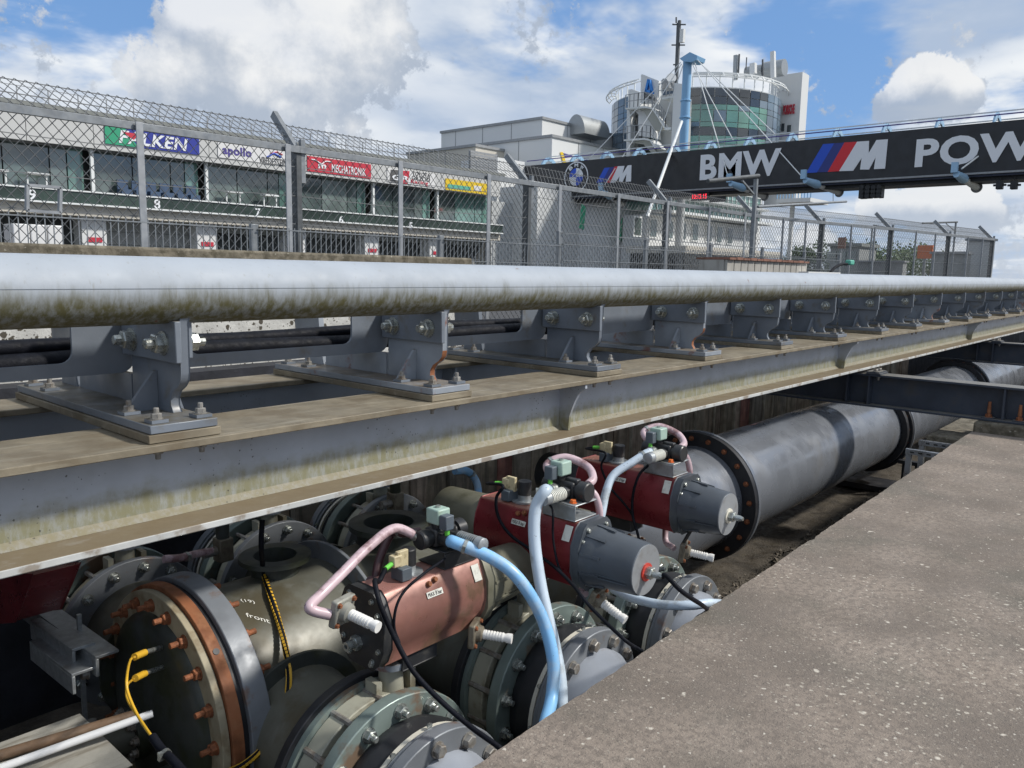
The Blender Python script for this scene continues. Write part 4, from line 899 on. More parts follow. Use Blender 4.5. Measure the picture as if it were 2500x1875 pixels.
# ================================================================== FENCES
YF = 6.7; ZG = -1.6
FP = [(-2.3, YF), (1.08, YF), (4.47, YF), (7.85, YF), (11.25, YF), (14.40, YF), (16.8, 6.33), (19.57, 5.79), (22.8, 5.35), (25.6, 4.9)]
ZR, ZT, DY = 1.085, 1.35, .27
def wires(g_, A, B, z0, zt, lean, pitch=.088, asp=1.12, r=.0032):
    """two families of straight diagonal wires filling the panel A-B between heights z0 and zt (leaning by lean in Y)"""
    A, B = V((*A, 0)), V((*B, 0)); Lh = (B - A).length; d = (B - A) / Lh; Hh = zt - z0; run = Hh / asp
    def P(s_, q): return A + d * s_ + V((0, lean * q / Hh, z0 + q))
    nrm = d.cross(V((0, 0, 1)))
    for sg in (1, -1):
        s0 = -run if sg > 0 else 0.
        while s0 < (Lh if sg > 0 else Lh + run):
            a, b = (s0, 0.), (s0 + sg * run, Hh)
            def clip(p_, q_, lim):
                f = (lim - p_[0]) / (q_[0] - p_[0]); return (lim, p_[1] + f * (q_[1] - p_[1]))
            lo, hi = (a, b) if a[0] < b[0] else (b, a)
            if hi[0] > 0 and lo[0] < Lh:
                if lo[0] < 0: lo = clip(lo, hi, 0.)
                if hi[0] > Lh: hi = clip(lo, hi, Lh)
                p, q = P(*lo), P(*hi); off = nrm * (.0022 * sg)
                t_ = (q - p).normalized(); x = t_.cross(nrm).normalized()
                vs = [c + off + o for c in (p, q) for o in (nrm * r * 1.1, (x - nrm * .5) * r, (-x - nrm * .5) * r)]
                g_.add(vs, [(0, 1, 4, 3), (1, 2, 5, 4), (2, 0, 3, 5)])
            s0 += pitch
ft = thing('catch_fence', 'tall chain-link catch fence with outward bent posts along the track', 'fence', (8, YF, ZG))
for i, (x, y) in enumerate(FP):
    po = part(G().box(x - .028, x + .028, y - .05, y + .05, ZG, ZR + .04), 'post', 'fence_dark', ft, bev=.004)
    a = V((x, y, ZR)); b = V((x, y + .36, ZR + .37))
    part(G().bar(a, b, .075, .05, (1, 0, 0)), 'arm', 'fence_galv', po, bev=.003)
    part(G().box(x + .03, x + .075, y - .045, y + .0, ZR - .30, ZR + .10), 'splice_plate', 'fence_galv', po)
for i in range(len(FP) - 1):
    A, B = FP[i], FP[i + 1]; d = V((B[0] - A[0], B[1] - A[1], 0)); Lh = d.length
    part(G().bar((A[0], A[1] - .055, ZR), (B[0], B[1] - .055, ZR), .03, .062), 'top_rail', 'fence_galv', ft, bev=.003)
    g = G(); wires(g, (A[0], A[1] - .02), (B[0], B[1] - .02), -1.2 if i < 3 else -.6, ZR, 0); part(g, 'mesh_panel', 'wire', ft)
    g = G(); wires(g, (A[0], A[1] + .01), (B[0], B[1] + .01), ZR + .03, ZT + .012, DY, pitch=.075); part(g, 'lean_mesh_panel', 'wire', ft)
    g = G()
    for q in (1.0, .48): g.bar((A[0], A[1] + .01 + DY * q, ZR + .03 + (ZT - ZR - .03) * q), (B[0], B[1] + .01 + DY * q, ZR + .03 + (ZT - ZR - .03) * q), .007)
    for z in (.93, .66, .40, .13, -.14):
        n_ = 6
        for j in range(n_):
            f0, f1 = j / n_, (j + 1) / n_; s0, s1 = -.02 * math.sin(math.pi * f0), -.02 * math.sin(math.pi * f1)
            g.bar((A[0] + d.x * f0, A[1] + d.y * f0 - .03, z + s0), (A[0] + d.x * f1, A[1] + d.y * f1 - .03, z + s1), .006)
    part(g, 'tension_wire', 'wire', ft)
    if i >= 5:
        for f in (.36, .70): part(G().bar((A[0] + d.x * f, A[1] + d.y * f - .07, -1.2), (A[0] + d.x * f, A[1] + d.y * f - .07, ZR), .035, .03, (1, 0, 0)), 'slim_post', 'fence_light', ft)
x = .24
while x < 14.3:
    part(G().box(x - .028, x + .028, YF - .105, YF - .09, -1.4, ZR + .03), 'slim_post', 'fence_light', ft, bev=.002); x += 1.36
# hatch frame clipped on the fence
hf = thing('hatch_frame', 'pale rectangular metal frame fixed to the chain-link fence at far left', 'frame', PY(105, 520, YF - .13))
c4 = [PY(a, b, YF - .13) for a, b in ((66, 452), (147, 458), (146, 520), (66, 514))]
for a, b in zip(c4, c4[1:] + c4[:1]): part(G().bar(a, b, .02, .042, (0, 1, 0)), 'frame_bar', 'fence_light', hf)
# low mat fence
YL = 5.6; LP = [-2.2, -.35, 1.5, 3.37, 5.35, 7.18, 9.0, 10.75, 12.5, 14.25, 16.0]
lf = thing('bar_fence', 'low grey fence of close upright bars in front of the chain-link fence', 'fence', (6, YL, ZG))
for i, x in enumerate(LP):
    zt = .305 if x < 6 else .435
    part(G().box(x - .03, x + .03, YL + .02, YL + .06, -1.6, zt + .01), 'post', 'fence_galv', lf, bev=.003)
    if i + 1 < len(LP):
        x1 = LP[i + 1]; z1 = .30 if x < 6 else .43; g = G(); xx = x + .04
        while xx < x1 - .02:
            g.box(xx - .003, xx + .003, YL - .003, YL + .003, -.35, z1 if x < 6 else z1 - .10); xx += .05
        for z in ((.28, .08, -.12) if x < 6 else (.425, .30, .12, -.08)):
            g.box(x + .02, x1 - .02, YL - .012, YL - .005, z - .004, z + .004); g.box(x + .02, x1 - .02, YL + .005, YL + .012, z - .004, z + .004)
        part(g, 'bar_panel', 'fence_galv', lf)
# posts with cross arms standing by the fence
def arm_post(pb, ptop, a0, a1, br, yy, label, r=.03):
    B0 = PY(*ptop, yy); t = thing('arm_post', label, 'post', V((B0.x, yy, ZG)))
    part(G().box(B0.x - r, B0.x + r, yy - r, yy + r, ZG, B0.z), 'post', 'fence_galv', t)
    part(G().cyl(PY(*a0, yy), PY(*a1, yy), r * 1.1, 12), 'cross_arm', 'fence_dark', t)
    part(G().bar(PY(*br[0], yy), PY(*br[1], yy), r * .9), 'brace', 'fence_galv', t)
    return t
ap = arm_post(None, (1846, 437), (1728, 442), (1852, 429), ((1812, 441), (1840, 474)), 6.15, 'thin post with a brown horizontal pipe arm in front of the black banner')
arm_post(None, (2334, 542), (2252, 545), (2337, 542), ((2310, 546), (2334, 566)), 6.6, 'slender post with a short side arm near the right fence bend', .025)
part(G().cyl(PY(1850, 505, 6.15), PY(2066, 492, 6.15), .024, 10), 'boom', 'fence_galv', ap)
part(G().cyl(PY(2034, 493, 6.15), PY(2034, 470, 6.15), .007, 6), 'hanger_rod', 'fence_galv', ap)
# planter of grey boards with brown top
pb = thing('plank_bench', 'bench of grey upright boards with red brown top boards before the fence', 'bench', PY(1870, 668, 4.9))
a = PY(1775, 640, 4.9); b = PY(1970, 655, 4.9); n_ = 13; zt, zb = PY(1775, 634, 4.9).z, -.75
for i in range(n_):
    x0 = a.x + (b.x - a.x) * i / n_; x1 = a.x + (b.x - a.x) * (i + 1) / n_
    part(G().box(x0 + .012, x1 - .012, 4.9, 4.94, zb, zt), 'slat', 'bench_slat', pb)
    part(G().box(x0 - .0, x1 - .02, 4.86, 5.35, zt + .003, zt + .03 + .008 * (i % 2)), 'top_board', 'bench_top', pb)
part(G().box(a.x - .0, a.x + .03, 4.945, 5.3, zb, zt), 'end_board', 'bench_slat', pb)
gn = thing('green_nozzle', 'small green hose nozzle on a bent black pipe before the fence', 'nozzle', PY(2062, 665, 5.0))
part(G().ob(PY(2075, 641, 5.0), (.10, 0, 0), (0, .05, 0), (0, 0, .045)), 'head', 'sign_teal', gn, bev=.02)
part(G().tube(cr([PY(2068, 645, 5.0), PY(2056, 645, 5.0), PY(2040, 652, 5.0), PY(2028, 664, 5.0)], 5), .025, 8), 'pipe', 'cable_black', gn)
sg = thing('slotted_ledge', 'pale ledge with dark slots beside the plank bench', 'ledge', PY(2010, 668, 4.75))
a, b = PY(1974, 663, 4.75), PY(2052, 667, 4.75)
part(G().box(a.x, b.x, 4.75, 5.1, -.02 + a.z - .12, a.z), 'ledge', 'panel_white', sg)
for i in range(14): part(G().box(a.x + (b.x - a.x) * (i + .2) / 14, a.x + (b.x - a.x) * (i + .75) / 14, 4.742, 4.749, a.z - .09, a.z - .025), 'slot', 'ink', sg)

# ================================================================== PIT BUILDING
YB = 40.0
bd = thing('pit_building', 'long white pit building with glazed lounge over numbered garages', 'building', (22, 44, ZG))
BAY = [4.5, 10.0, 15.56, 21.15, 26.6, 32.0, 37.4, 43.2]
part(G().box(-8, 43.2, 40.9, 54, ZG, 6.2), 'core', 'garage_dark', bd)
part(G().box(-8.3, 43.5, 39.2, 54.2, 6.62, 6.80), 'roof', 'roof_grey', bd)
part(G().box(-8, 43.2, 39.35, 40.85, 2.1, 2.58), 'floor_beam', 'panel_beige', bd)
for i in range(-1, len(BAY) - 1):
    x0, x1 = (BAY[i], BAY[i + 1]) if i >= 0 else (-8, BAY[0])
    for j in range(2):
        a_, b_ = x0 + (x1 - x0) * j / 2, x0 + (x1 - x0) * (j + 1) / 2
        part(G().box(a_ + .015, b_ - .015, 39.4, 39.6, 5.18, 6.60), 'fascia_panel', 'fascia', bd)
    ps = [0, .36, .72, .86, 1.0]
    for j in range(4):
        a_, b_ = x0 + .18 + (x1 - x0 - .34) * ps[j], x0 + .18 + (x1 - x0 - .34) * ps[j + 1]
        part(G().box(a_ + .03, b_ - .03, 40.30, 40.36, 3.15, 5.16), 'window_pane', 'pit_glass_green' if j >= 3 or (i == 6 and j > 0) else ('pit_glass_pale' if (i * 3 + j) % 4 == 1 else 'pit_glass'), bd)
    part(G().box(x0 - .02, x1 + .0, 40.28, 40.40, 5.165, 5.30), 'window_head', 'trim_grey', bd)
    bp = part(G().box(x0 + .01, x1 - .01, 39.10, 39.24, 2.64, 3.14), 'balcony_panel', 'balcony_green', bd)
    part(G().box(x0, x1, 39.04, 39.30, 3.145, 3.21), 'balcony_trim', 'trim_white', bp)
    part(G().box(x0, x1, 39.00, 39.34, 2.56, 2.635), 'balcony_trim', 'trim_white', bp)
    if i >= 0:
        part(G().box(x0 - .07, x0 + .07, 39.7, 39.85, 3.22, 5.17), 'mullion', 'trim_white', bd)
        part(G().box(x0 - .55, x0 + .55, 39.9, 40.88, ZG, 2.09), 'pillar', 'panel_white', bd)
        for zz_ in (.25, .95): part(G().box(x0 - .33, x0 + .33, 39.86, 39.895, zz_, zz_ + .22), 'red_notice', 'sign_red', bd)
        part(G().box(x0 - .30, x0 + .34, 39.86, 39.895, -.4, .2), 'white_notice', 'sign_white', bd)
    if i == 2:      # closed sectional door
        for k in range(6):
            dp = part(G().box(x0 + .6, x1 - .6, 40.70, 40.76, ZG + .62 * k + .01, ZG + .62 * (k + 1) - .01), 'door_panel', 'garage_door', bd)
            if k == 3:
                for j in range(6):
                    xx = x0 + 1.0 + j * (x1 - x0 - 2.0) / 5.5; part(G().box(xx, xx + .5, 40.675, 40.697, .42, .70), 'door_window', 'garage_dark', dp)
    elif i >= 3:
        part(G().box(x0 + .6, x1 - .6, 40.60, 40.70, 1.7, 2.09), 'door_housing', 'roof_grey', bd)
        for j in range(3):
            xx = x0 + 1.2 + j * 1.4; part(G().box(xx, xx + .6, 40.72, 40.9 + .0, .1, .75), 'equipment', ['panel_grey', 'trim_grey', 'garage_door'][j], bd)
g = G()     # roof railing
for k in range(40):
    x = -6 + k * 1.25; g.box(x - .02, x + .02, 40.1, 40.14, 6.8, 7.55)
for z in (7.2, 7.55): g.box(-8, 43.2, 40.1, 40.13, z - .012, z + .012)
part(g, 'roof_railing', 'trim_grey', bd)
for n_, px_, py_ in (('9', 79, 475), ('8', 384, 498), ('7', 630, 519), ('6', 833, 536), ('5', 1003, 551)):
    o = PY(px_, py_, 39.09); text(n_, 'garage_number', 'letter', bd, o - V((.16, 0, .22)), (1, 0, 0), (0, 0, 1), .30, .44, ext=.01, bold=.02)
YS = 39.385
def banner(c4_, m, label, name='banner', y=YS, th=.03):
    pts = [PY(a, b, y) for a, b in c4_]; x0 = min(p.x for p in pts); x1 = max(p.x for p in pts)
    z0 = (pts[2].z + pts[3].z) / 2; z1 = (pts[0].z + pts[1].z) / 2
    t = thing(name, label, 'sign', ((x0 + x1) / 2, y, z0), 'sponsor boards on the pit building')
    part(G().box(x0, x1, y - th, y, z0, z1), 'board', m, t); return t, x0, x1, z0, z1
def wr(t, s, m, px0, py0, px1, py1, bold=.02, shear=0., y=YS - .035):
    a, b = PY(px0, (py0 + py1) / 2, y), PY(px1, (py0 + py1) / 2, y); zc = PY((px0 + px1) / 2, (py0 + py1) / 2, y).z
    h = abs(PY((px0 + px1) / 2, py0, y).z - PY((px0 + px1) / 2, py1, y).z)
    return text(s, 'lettering', m, t, (a.x, y, zc - h / 2), (1, 0, 0), (0, 0, 1), b.x - a.x, h, ext=.012, bold=bold, shear=shear)
t, x0, x1, z0, z1 = banner(((257, 307), (485, 338), (485, 378), (257, 350)), 'sign_blue', 'blue and green banner with white letters at the left of the fascia')
part(G().prism([(x0 - .01, YS - .034, z0 - .01), (x0 + 1.5, YS - .034, z0 - .01), (x0 + .9, YS - .034, z1 + .01), (x0 - .01, YS - .034, z1 + .01)], (0, -.004, 0)), 'green_field', 'sign_green', t)
wr(t, 'FALKEN', 'letter', 290, 328, 458, 359, .03, .18, YS - .042)
part(G().prism([(x0 + .75, YS - .05, z0 + .62), (x0 + 1.5, YS - .05, z0 + .62), (x0 + 1.3, YS - .05, z0 + .3)], (0, -.01, 0)), 'red_wing', 'sign_red', t)
t, x0, x1, z0, z1 = banner(((532, 350), (708, 368), (708, 405), (532, 385)), 'sign_white', 'white banner with violet lettering left of the tall fence post')
wr(t, 'apollo', 'sign_violet', 543, 359, 614, 386, .03); wr(t, 'VREDESTEIN', 'sign_grey', 633, 386, 700, 402, .01)
part(G().tube([PY(652, 384, YS - .05), PY(668, 374, YS - .05), PY(686, 384, YS - .05)], .05, 6), 'swoosh', 'm_blue', t); part(G().tube([PY(660, 375, YS - .05), PY(676, 371, YS - .05), PY(690, 378, YS - .05)], .03, 6), 'swoosh', 'sign_red', t)
t, x0, x1, z0, z1 = banner(((750, 378), (905, 404), (905, 437), (750, 417)), 'sign_red', 'red banner with white lettering and bird mark')
wr(t, 'MECHATRONIK', 'letter', 810, 406, 893, 425, .02); wr(t, 'm', 'letter', 777, 401, 796, 412, .03)
part(G().tube(cr([PY(760, 389, YS - .05), PY(770, 391, YS - .05), PY(785, 400, YS - .05), PY(795, 394, YS - .05), PY(810, 396, YS - .05)], 4), .035, 6), 'bird_mark', 'letter', t)
t, x0, x1, z0, z1 = banner(((945, 411), (1062, 425), (1062, 457), (945, 443)), 'sign_white', 'white banner with black and red square emblem')
part(G().prism([PY(a, b, YS - .033) for a, b in ((954, 414), (980, 416), (973, 446), (951, 442))], (0, -.01, 0)), 'emblem_black', 'sign_grey', t)
part(G().prism([PY(a, b, YS - .033) for a, b in ((977, 416), (1000, 418), (995, 449), (972, 446))], (0, -.012, 0)), 'emblem_red', 'sign_red', t)
wr(t, 'GR', 'letter', 957, 428, 997, 441, .04, .15, YS - .05)
wr(t, 'TOYOTA', 'sign_grey', 1007, 421, 1050, 431, .02); wr(t, 'GAZOO', 'sign_grey', 1005, 431, 1050, 442, .02); wr(t, 'Racing', 'sign_red', 1003, 441, 1045, 452, .02)
t, x0, x1, z0, z1 = banner(((1087, 436), (1193, 449), (1193, 476), (1087, 463)), 'sign_yellow', 'yellow banner with a green field at the right end of the fascia')
part(G().prism([PY(a, b, YS - .033) for a, b in ((1093, 449), (1149, 456), (1149, 466), (1093, 460))], (0, -.01, 0)), 'green_field', 'sign_teal', t)
part(G().prism([PY(a, b, YS - .033) for a, b in ((1157, 453), (1175, 455), (1175, 468), (1157, 466))], (0, -.01, 0)), 'white_field', 'sign_white', t)
pass
for k in range(6):
    x = 17.0 + k * .68; c = thing('lounge_chair', '%s of six blue chairs in the lounge window above garage number eight' % ['leftmost', 'second from left', 'third from left', 'fourth from left', 'fifth from left', 'rightmost'][k], 'chair', (x, 39.75, 3.22), 'blue chairs behind the balcony')
    part(G().box(x - .25, x + .25, 39.5, 39.95, 3.22, 3.48), 'seat', 'chair_blue', c); part(G().box(x - .25, x + .25, 39.96, 40.05, 3.30, 3.95), 'backrest', 'chair_blue', c)
for k, x in enumerate((11.6, 13.2, 22.6, 24.8)):
    c = thing('bar_table', ['white bar table at the far left of the lounge', 'second white bar table in the leftmost lounge window', 'white bar table left of the tall bent fence post', 'white bar table close to the tall bent fence post'][k], 'table', (x, 39.7, 3.22))
    part(G().box(x - .45, x + .45, 39.5, 40.0, 3.78, 3.86), 'table_top', 'trim_white', c)
    for s in (-1, 1): part(G().box(x + .38 * s - .03, x + .38 * s + .03, 39.7, 39.76, 3.22, 3.775), 'leg', 'trim_white', c)
tk = thing('white_crate', 'white wrapped goods standing in front of the garages at far left', 'crate', PY(95, 590, 37)); a, b = PY(30, 545, 37), PY(158, 590, 37)
for k in range(3): part(G().box(a.x + (b.x - a.x) * k / 3 + .02, a.x + (b.x - a.x) * (k + 1) / 3 - .02, 37, 38.2, ZG, a.z), 'wrapped_stack', 'sign_white', tk, bev=.05)

# ================================================================== HALLS BEHIND
def hall(c, xw, yw, label, m1='panel_grey', trim=True, zb=ZG, seams=(), nm='hall'):
    """box whose near vertical corner top is c; extends +X by xw and +Y by yw"""
    t = thing(nm, label, 'building', (c.x, c.y, zb))
    part(G().box(c.x, c.x + xw, c.y, c.y + yw, zb, c.z), 'wall', m1, t)
    if trim: part(G().box(c.x - .12, c.x + xw + .1, c.y - .12, c.y + yw + .1, c.z + .003, c.z + .22), 'coping', 'trim_grey', t)
    for s in range(1, int(yw / 3.6) + 1): part(G().box(c.x - .025, c.x - .002, c.y + s * 3.6 - .03, c.y + s * 3.6 + .03, zb, c.z - .01), 'seam', 'trim_grey', t)
    for s in range(1, int(xw / 3.6) + 1): part(G().box(c.x + s * 3.6 - .03, c.x + s * 3.6 + .03, c.y - .025, c.y - .002, zb, c.z - .01), 'seam', 'trim_grey', t)
    return t
ca = PX(1324, 291, 56); hall(ca, 14, 12.8, 'tall pale grey hall block with a curved roof vent left of the tower', 'panel_white')
cb = PX(1348, 335, 52.5); hall(cb, 18, 16, 'lower pale hall block stepping forward under the tall one', 'panel_white')
cc = PX(1161, 358, 49); hall(cc, 6, 8.5, 'beige topped low block between the pit building and the pale halls', 'panel_beige')
pn = thing('wall_pennant', 'purple triangular emblem with a yellow edge on the pale hall wall', 'sign', PY(1385, 392, cb.y - .05))
for m_, pl_ in (('sign_yellow', [(1367, 372), (1373, 371), (1381, 396), (1374, 397)]), ('sign_violet', [(1375, 374), (1398, 380), (1379, 384)]), ('sign_violet', [(1412, 388), (1440, 387), (1430, 396), (1410, 396)])):
    part(G().prism([PY(a, b, cb.y - .03) for a, b in pl_], (0, -.05, 0)), 'field', m_, pn)
cv = PX(1405, 322, 60); tv = thing('roof_vent', 'curved grey metal vent on the roof of the tall hall', 'vent', cv)
part(G().prism([cv + V((0, 1.05 * math.cos(R(q)), 1.75 * math.sin(R(q)) - .2)) for q in range(0, 181, 12)], (4.0, 0, 0)), 'hood', 'galvanised', tv)
sx = PY(1150, 380, 42); lv = thing('louvre_screen', 'dark grey slatted screen above the right end of the pit building', 'screen', V((sx.x, 42, 6.8)))
a, b = PY(1149, 372, 42), PY(1214, 381, 42)
for k in range(9): z = 6.9 + (a.z - 6.9) * k / 8; part(G().box(a.x, b.x, 42, 42.06, z, z + .16), 'slat', 'trim_grey', lv)
for x in (a.x, b.x): part(G().box(x - .05, x + .05, 42.07, 42.16, 6.8, a.z + .2), 'post', 'trim_grey', lv)
wp = PY(1215, 384, 43); hall(V((wp.x, 43, wp.z)), 3.2, 4, 'small white block beside the slatted roof screen', 'panel_white', False)
hall(V((43.6, 40.6, 5.0)), 6.2, 8, 'plain grey end wall right of the last garage', 'panel_grey', False)

# ================================================================== CONTROL TOWER
_a, _b = ray(1494, 260), ray(1908, 260); _t1, _t2 = math.atan2(_a.y, _a.x), math.atan2(_b.y, _b.x)
TD = 83.0; TR = TD * math.sin((_t1 - _t2) / 2); TX, TY = TD * math.cos((_t1 + _t2) / 2), TD * math.sin((_t1 + _t2) / 2)
tw = thing('control_tower', 'round glass control tower with white stair core and roof lattice', 'tower', (TX, TY, ZG))
kz = (TX - TR * .65) / 60
def tz(y_): return PX(1750, y_, TX - TR * .93).z
rows = [tz(q) for q in (203, 224, 244, 258, 288, 300, 322, 342, 372, 404)]
kinds = ['d', 'd', 'g', 'g', 'g', 'd', 'g', 'g', 'd']
part(G().lathe((TX, TY, rows[-1]), (0, 0, 1), [(0, TR - .12), (rows[0] - rows[-1] + .1, TR - .12)], 72), 'drum', 'trim_white', tw)
part(G().lathe((TX, TY, 3.0), (0, 0, 1), [(0, TR - 1.2), (rows[-1] - 3.01, TR - 1.2)], 48), 'lower_drum', 'panel_white', tw)
for c in range(44):
    a0 = 2 * math.pi * c / 44; a1 = 2 * math.pi * (c + 1) / 44
    m_ = (a0 + a1) / 2; nrm = V((math.cos(m_), math.sin(m_), 0))
    if nrm.dot(V((-.87, -.5, 0))) < -.15: continue
    p0, p1 = V((TX + TR * math.cos(a0), TY + TR * math.sin(a0), 0)), V((TX + TR * math.cos(a1), TY + TR * math.sin(a1), 0)); e = (p1 - p0) / 2
    for r_ in range(9):
        zc = (rows[r_] + rows[r_ + 1]) / 2; hh = (rows[r_] - rows[r_ + 1]) / 2
        kk = 'tower_dark' if kinds[r_] == 'd' else 'tower_green'
        if (c * 7 + r_ * 3) % 11 == 0: kk = 'tower_blue'
        cq = CAM.transposed() @ V((TX + TR * nrm.x, TY + TR * nrm.y, rows[0])); qx = CX + FPX * cq.x / -cq.z
        if qx < 1570 or qx > 1880: kk = 'tower_blue'  # outer columns: sky reflection put into the pane colour
        part(G().ob((p0 + p1) / 2 + V((0, 0, zc)), e * .93, nrm * .02, V((0, 0, hh * .93))), 'window_pane', kk, tw)
# roof lattice ring
lats = (G(), G())
for c in range(40):
    a0 = 2 * math.pi * c / 40; a1 = 2 * math.pi * (c + 1) / 40
    nq = V((math.cos(a0), math.sin(a0), 0)); cq = CAM.transposed() @ V((TX + TR * nq.x, TY + TR * nq.y, rows[0])); qx = CX + FPX * cq.x / -cq.z
    if nq.dot(V((-.87, -.5, 0))) < -.25 or 1545 < qx < 1690: continue
    lat = lats[qx > 1600]
    for k, (rr_, zz_) in enumerate(((TR + .1, .55), (TR + .7, 1.0), (TR + 1.1, 1.2), (TR - .3, 1.15), (TR + .1, 1.25), (TR + .4, 1.1), (TR + .6, .8))):
        if k < 3: continue
        lat.bar((TX + rr_ * math.cos(a0), TY + rr_ * math.sin(a0), rows[0] + zz_), (TX + rr_ * math.cos(a1), TY + rr_ * math.sin(a1), rows[0] + zz_), .08)
    q = [(TR - .3, 1.15), (TR + .1, 1.25), (TR + .4, 1.1), (TR + .6, .8)]
    for (r0_, z0_), (r1_, z1_) in zip(q, q[1:]):
        lat.bar((TX + r0_ * math.cos(a0), TY + r0_ * math.sin(a0), rows[0] + z0_), (TX + r1_ * math.cos(a0), TY + r1_ * math.sin(a0), rows[0] + z1_), .08)
    lat.bar((TX + (TR - .5) * math.cos(a0), TY + (TR - .5) * math.sin(a0), rows[0]), (TX + (TR - .5) * math.cos(a0), TY + (TR - .5) * math.sin(a0), rows[0] + 1.15), .08)
for lat in lats: part(lat, 'roof_lattice', 'trim_white', tw)
XS = TX - TR - 5.2          # plane of the stair core front
def cx_(px_, py_, dx=0.): return PX(px_, py_, XS + dx)
def wallpx(n_, m_, px0, px1, py0, py1, x0, dep, par):
    a, b = PX(px0, py0, x0), PX(px1, py1, x0)
    return part(G().box(x0, x0 + dep, min(a.y, b.y), max(a.y, b.y), min(a.z, b.z), max(a.z, b.z)), n_, m_, par)
wallpx('rear_slab', 'panel_white', 1884, 1938, 187, 500, TX + 4, 1.6, tw)
def ptile(n_, m_, pts, th, par, x0): return part(G().prism([PX(a, b, x0) for a, b in pts], (th, 0, 0)), n_, m_, par)
def zq(pts): return [(1480 + a * .1205, 160 + b * .1205) for a, b in pts]
for nm, m_, pl_, dx, th in (
        ('core_wall', 'panel_grey', [(1000, 640), (1380, 560), (1330, 2100), (980, 2100)], 2.8, 3.0),
        ('core_column', 'panel_white', [(1375, 350), (1535, 370), (1500, 2100), (1290, 2100)], .6, 1.2),
        ('core_wall', 'panel_white', [(445, 490), (520, 478), (690, 540), (690, 860), (440, 880)], 2.4, 3.0),
        ('sign_wall', 'panel_white', [(705, 185), (735, 178), (1065, 308), (1058, 580), (1010, 770), (690, 760)], .9, .5),
        ('core_column', 'panel_white', [(420, 900), (492, 890), (480, 2100), (400, 2100)], 1.9, 2.0),
        ('door_recess', 'roof_grey', [(492, 890), (655, 990), (650, 2100), (480, 2100)], 2.6, 2.0),
        ('stair_door', 'tower_dark', [(600, 1000), (655, 1020), (640, 1330), (585, 1310)], 2.5, .09),
        ('stair_wall', 'panel_white', [(560, 880), (640, 880), (770, 940), (1000, 1325), (1010, 1480), (640, 1420), (655, 1000)], 1.7, .8),
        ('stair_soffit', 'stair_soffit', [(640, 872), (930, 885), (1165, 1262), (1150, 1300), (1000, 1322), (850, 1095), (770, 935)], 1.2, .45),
        ('stringer', 'trim_white', [(925, 850), (960, 880), (1205, 1235), (1175, 1265), (930, 885)], .75, .4),
        ('landing', 'trim_white', [(385, 862), (770, 815), (925, 850), (930, 882), (760, 855), (390, 888)], .8, 1.6),
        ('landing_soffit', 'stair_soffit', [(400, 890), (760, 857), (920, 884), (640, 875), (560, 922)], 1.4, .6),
        ('landing', 'trim_white', [(1178, 1250), (1315, 1248), (1315, 1300), (1180, 1302)], .7, 1.8),
        ('landing', 'trim_white', [(350, 1500), (770, 1460), (900, 1500), (1010, 1660), (980, 1680), (880, 1530), (760, 1500), (355, 1528)], .78, 1.6),
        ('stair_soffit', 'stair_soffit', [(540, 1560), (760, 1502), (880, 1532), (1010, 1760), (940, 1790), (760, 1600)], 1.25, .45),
        ('landing', 'trim_white', [(1110, 655), (1365, 598), (1365, 640), (1140, 690)], .82, 1.7),
        ('roof_plant', 'trim_grey', [(1090, 470), (1095, 330), (1150, 262), (1250, 270), (1270, 450)], 2.2, 1.2)):
    ptile(nm, m_, zq(pl_), th, tw, XS + dx)
rl = G()
for pl_ in ([(385, 868), (640, 832), (770, 818), (925, 852)], [(940, 860), (1195, 1238), (1312, 1248)], [(350, 1502), (720, 1470), (890, 1500), (1005, 1650)], [(1060, 650), (1360, 596)]):
    pl_ = zq(pl_)
    for (a, b), (c, d) in zip(pl_, pl_[1:]):
        n_ = max(2, int(math.hypot(c - a, d - b) / 8) + 1)
        for s in range(n_):
            f = s / (n_ - 1); p = PX(a + (c - a) * f, b + (d - b) * f, XS + .6); rl.bar(p, p + V((0, 0, 1.1)), .055)
        for h in (.55, 1.1): rl.bar(PX(a, b, XS + .6) + V((0, 0, h)), PX(c, d, XS + .6) + V((0, 0, h)), .05)
part(rl, 'stair_railing', 'trim_grey', tw)
ts = thing('roof_emblem', 'blue triangular emblem with lettering on the tower sign wall', 'sign', PX(1590, 232, XS))
xo = XS + .88
for pl_ in ([(1584, 194), (1589, 195), (1581, 226), (1577, 225)], [(1586, 194), (1591, 196), (1597, 230), (1592, 229)], [(1579, 219), (1596, 223), (1597, 229), (1578, 225)]):
    ptile('bar', 'tuv_blue', pl_, -.25, ts, xo)
text('TÜVRheinland', 'lettering', 'sign_grey', ts, PX(1572, 238, xo - .1), PX(1602, 247, xo - .1) - PX(1572, 238, xo - .1), (0, 0, 1), (PX(1602, 247, xo) - PX(1572, 238, xo)).length, .42, ext=.03, bold=.02)
for nm, a, b, r_ in (('mast_pole', (1651, 205), (1659, 48), .11), ('mast_ladder', (1648, 205), (1654, 55), .05)):
    pass
am = thing('antenna_mast', 'tall thin lattice antenna mast with cross arms on the tower roof', 'antenna', PX(1651, 205, XS + 3))
def pxbar(par, n_, m_, a, b, x0, w_): return part(G().bar(PX(*a, x0), PX(*b, x0), w_), n_, m_, par)
pxbar(am, 'pole', 'fence_dark', (1651, 205), (1659, 50), XS + 3, .22)
pxbar(am, 'side_rail', 'fence_dark', (1648, 205), (1654, 56), XS + 3, .10)
for a, b in (((1643, 60), (1674, 60)), ((1640, 110), (1672, 110)), ((1644, 158), (1656, 158)), ((1643, 58), (1643, 61)), ((1651, 42), (1651, 56))): pxbar(am, 'cross_arm', 'fence_dark', a, b, XS + 3, .10)
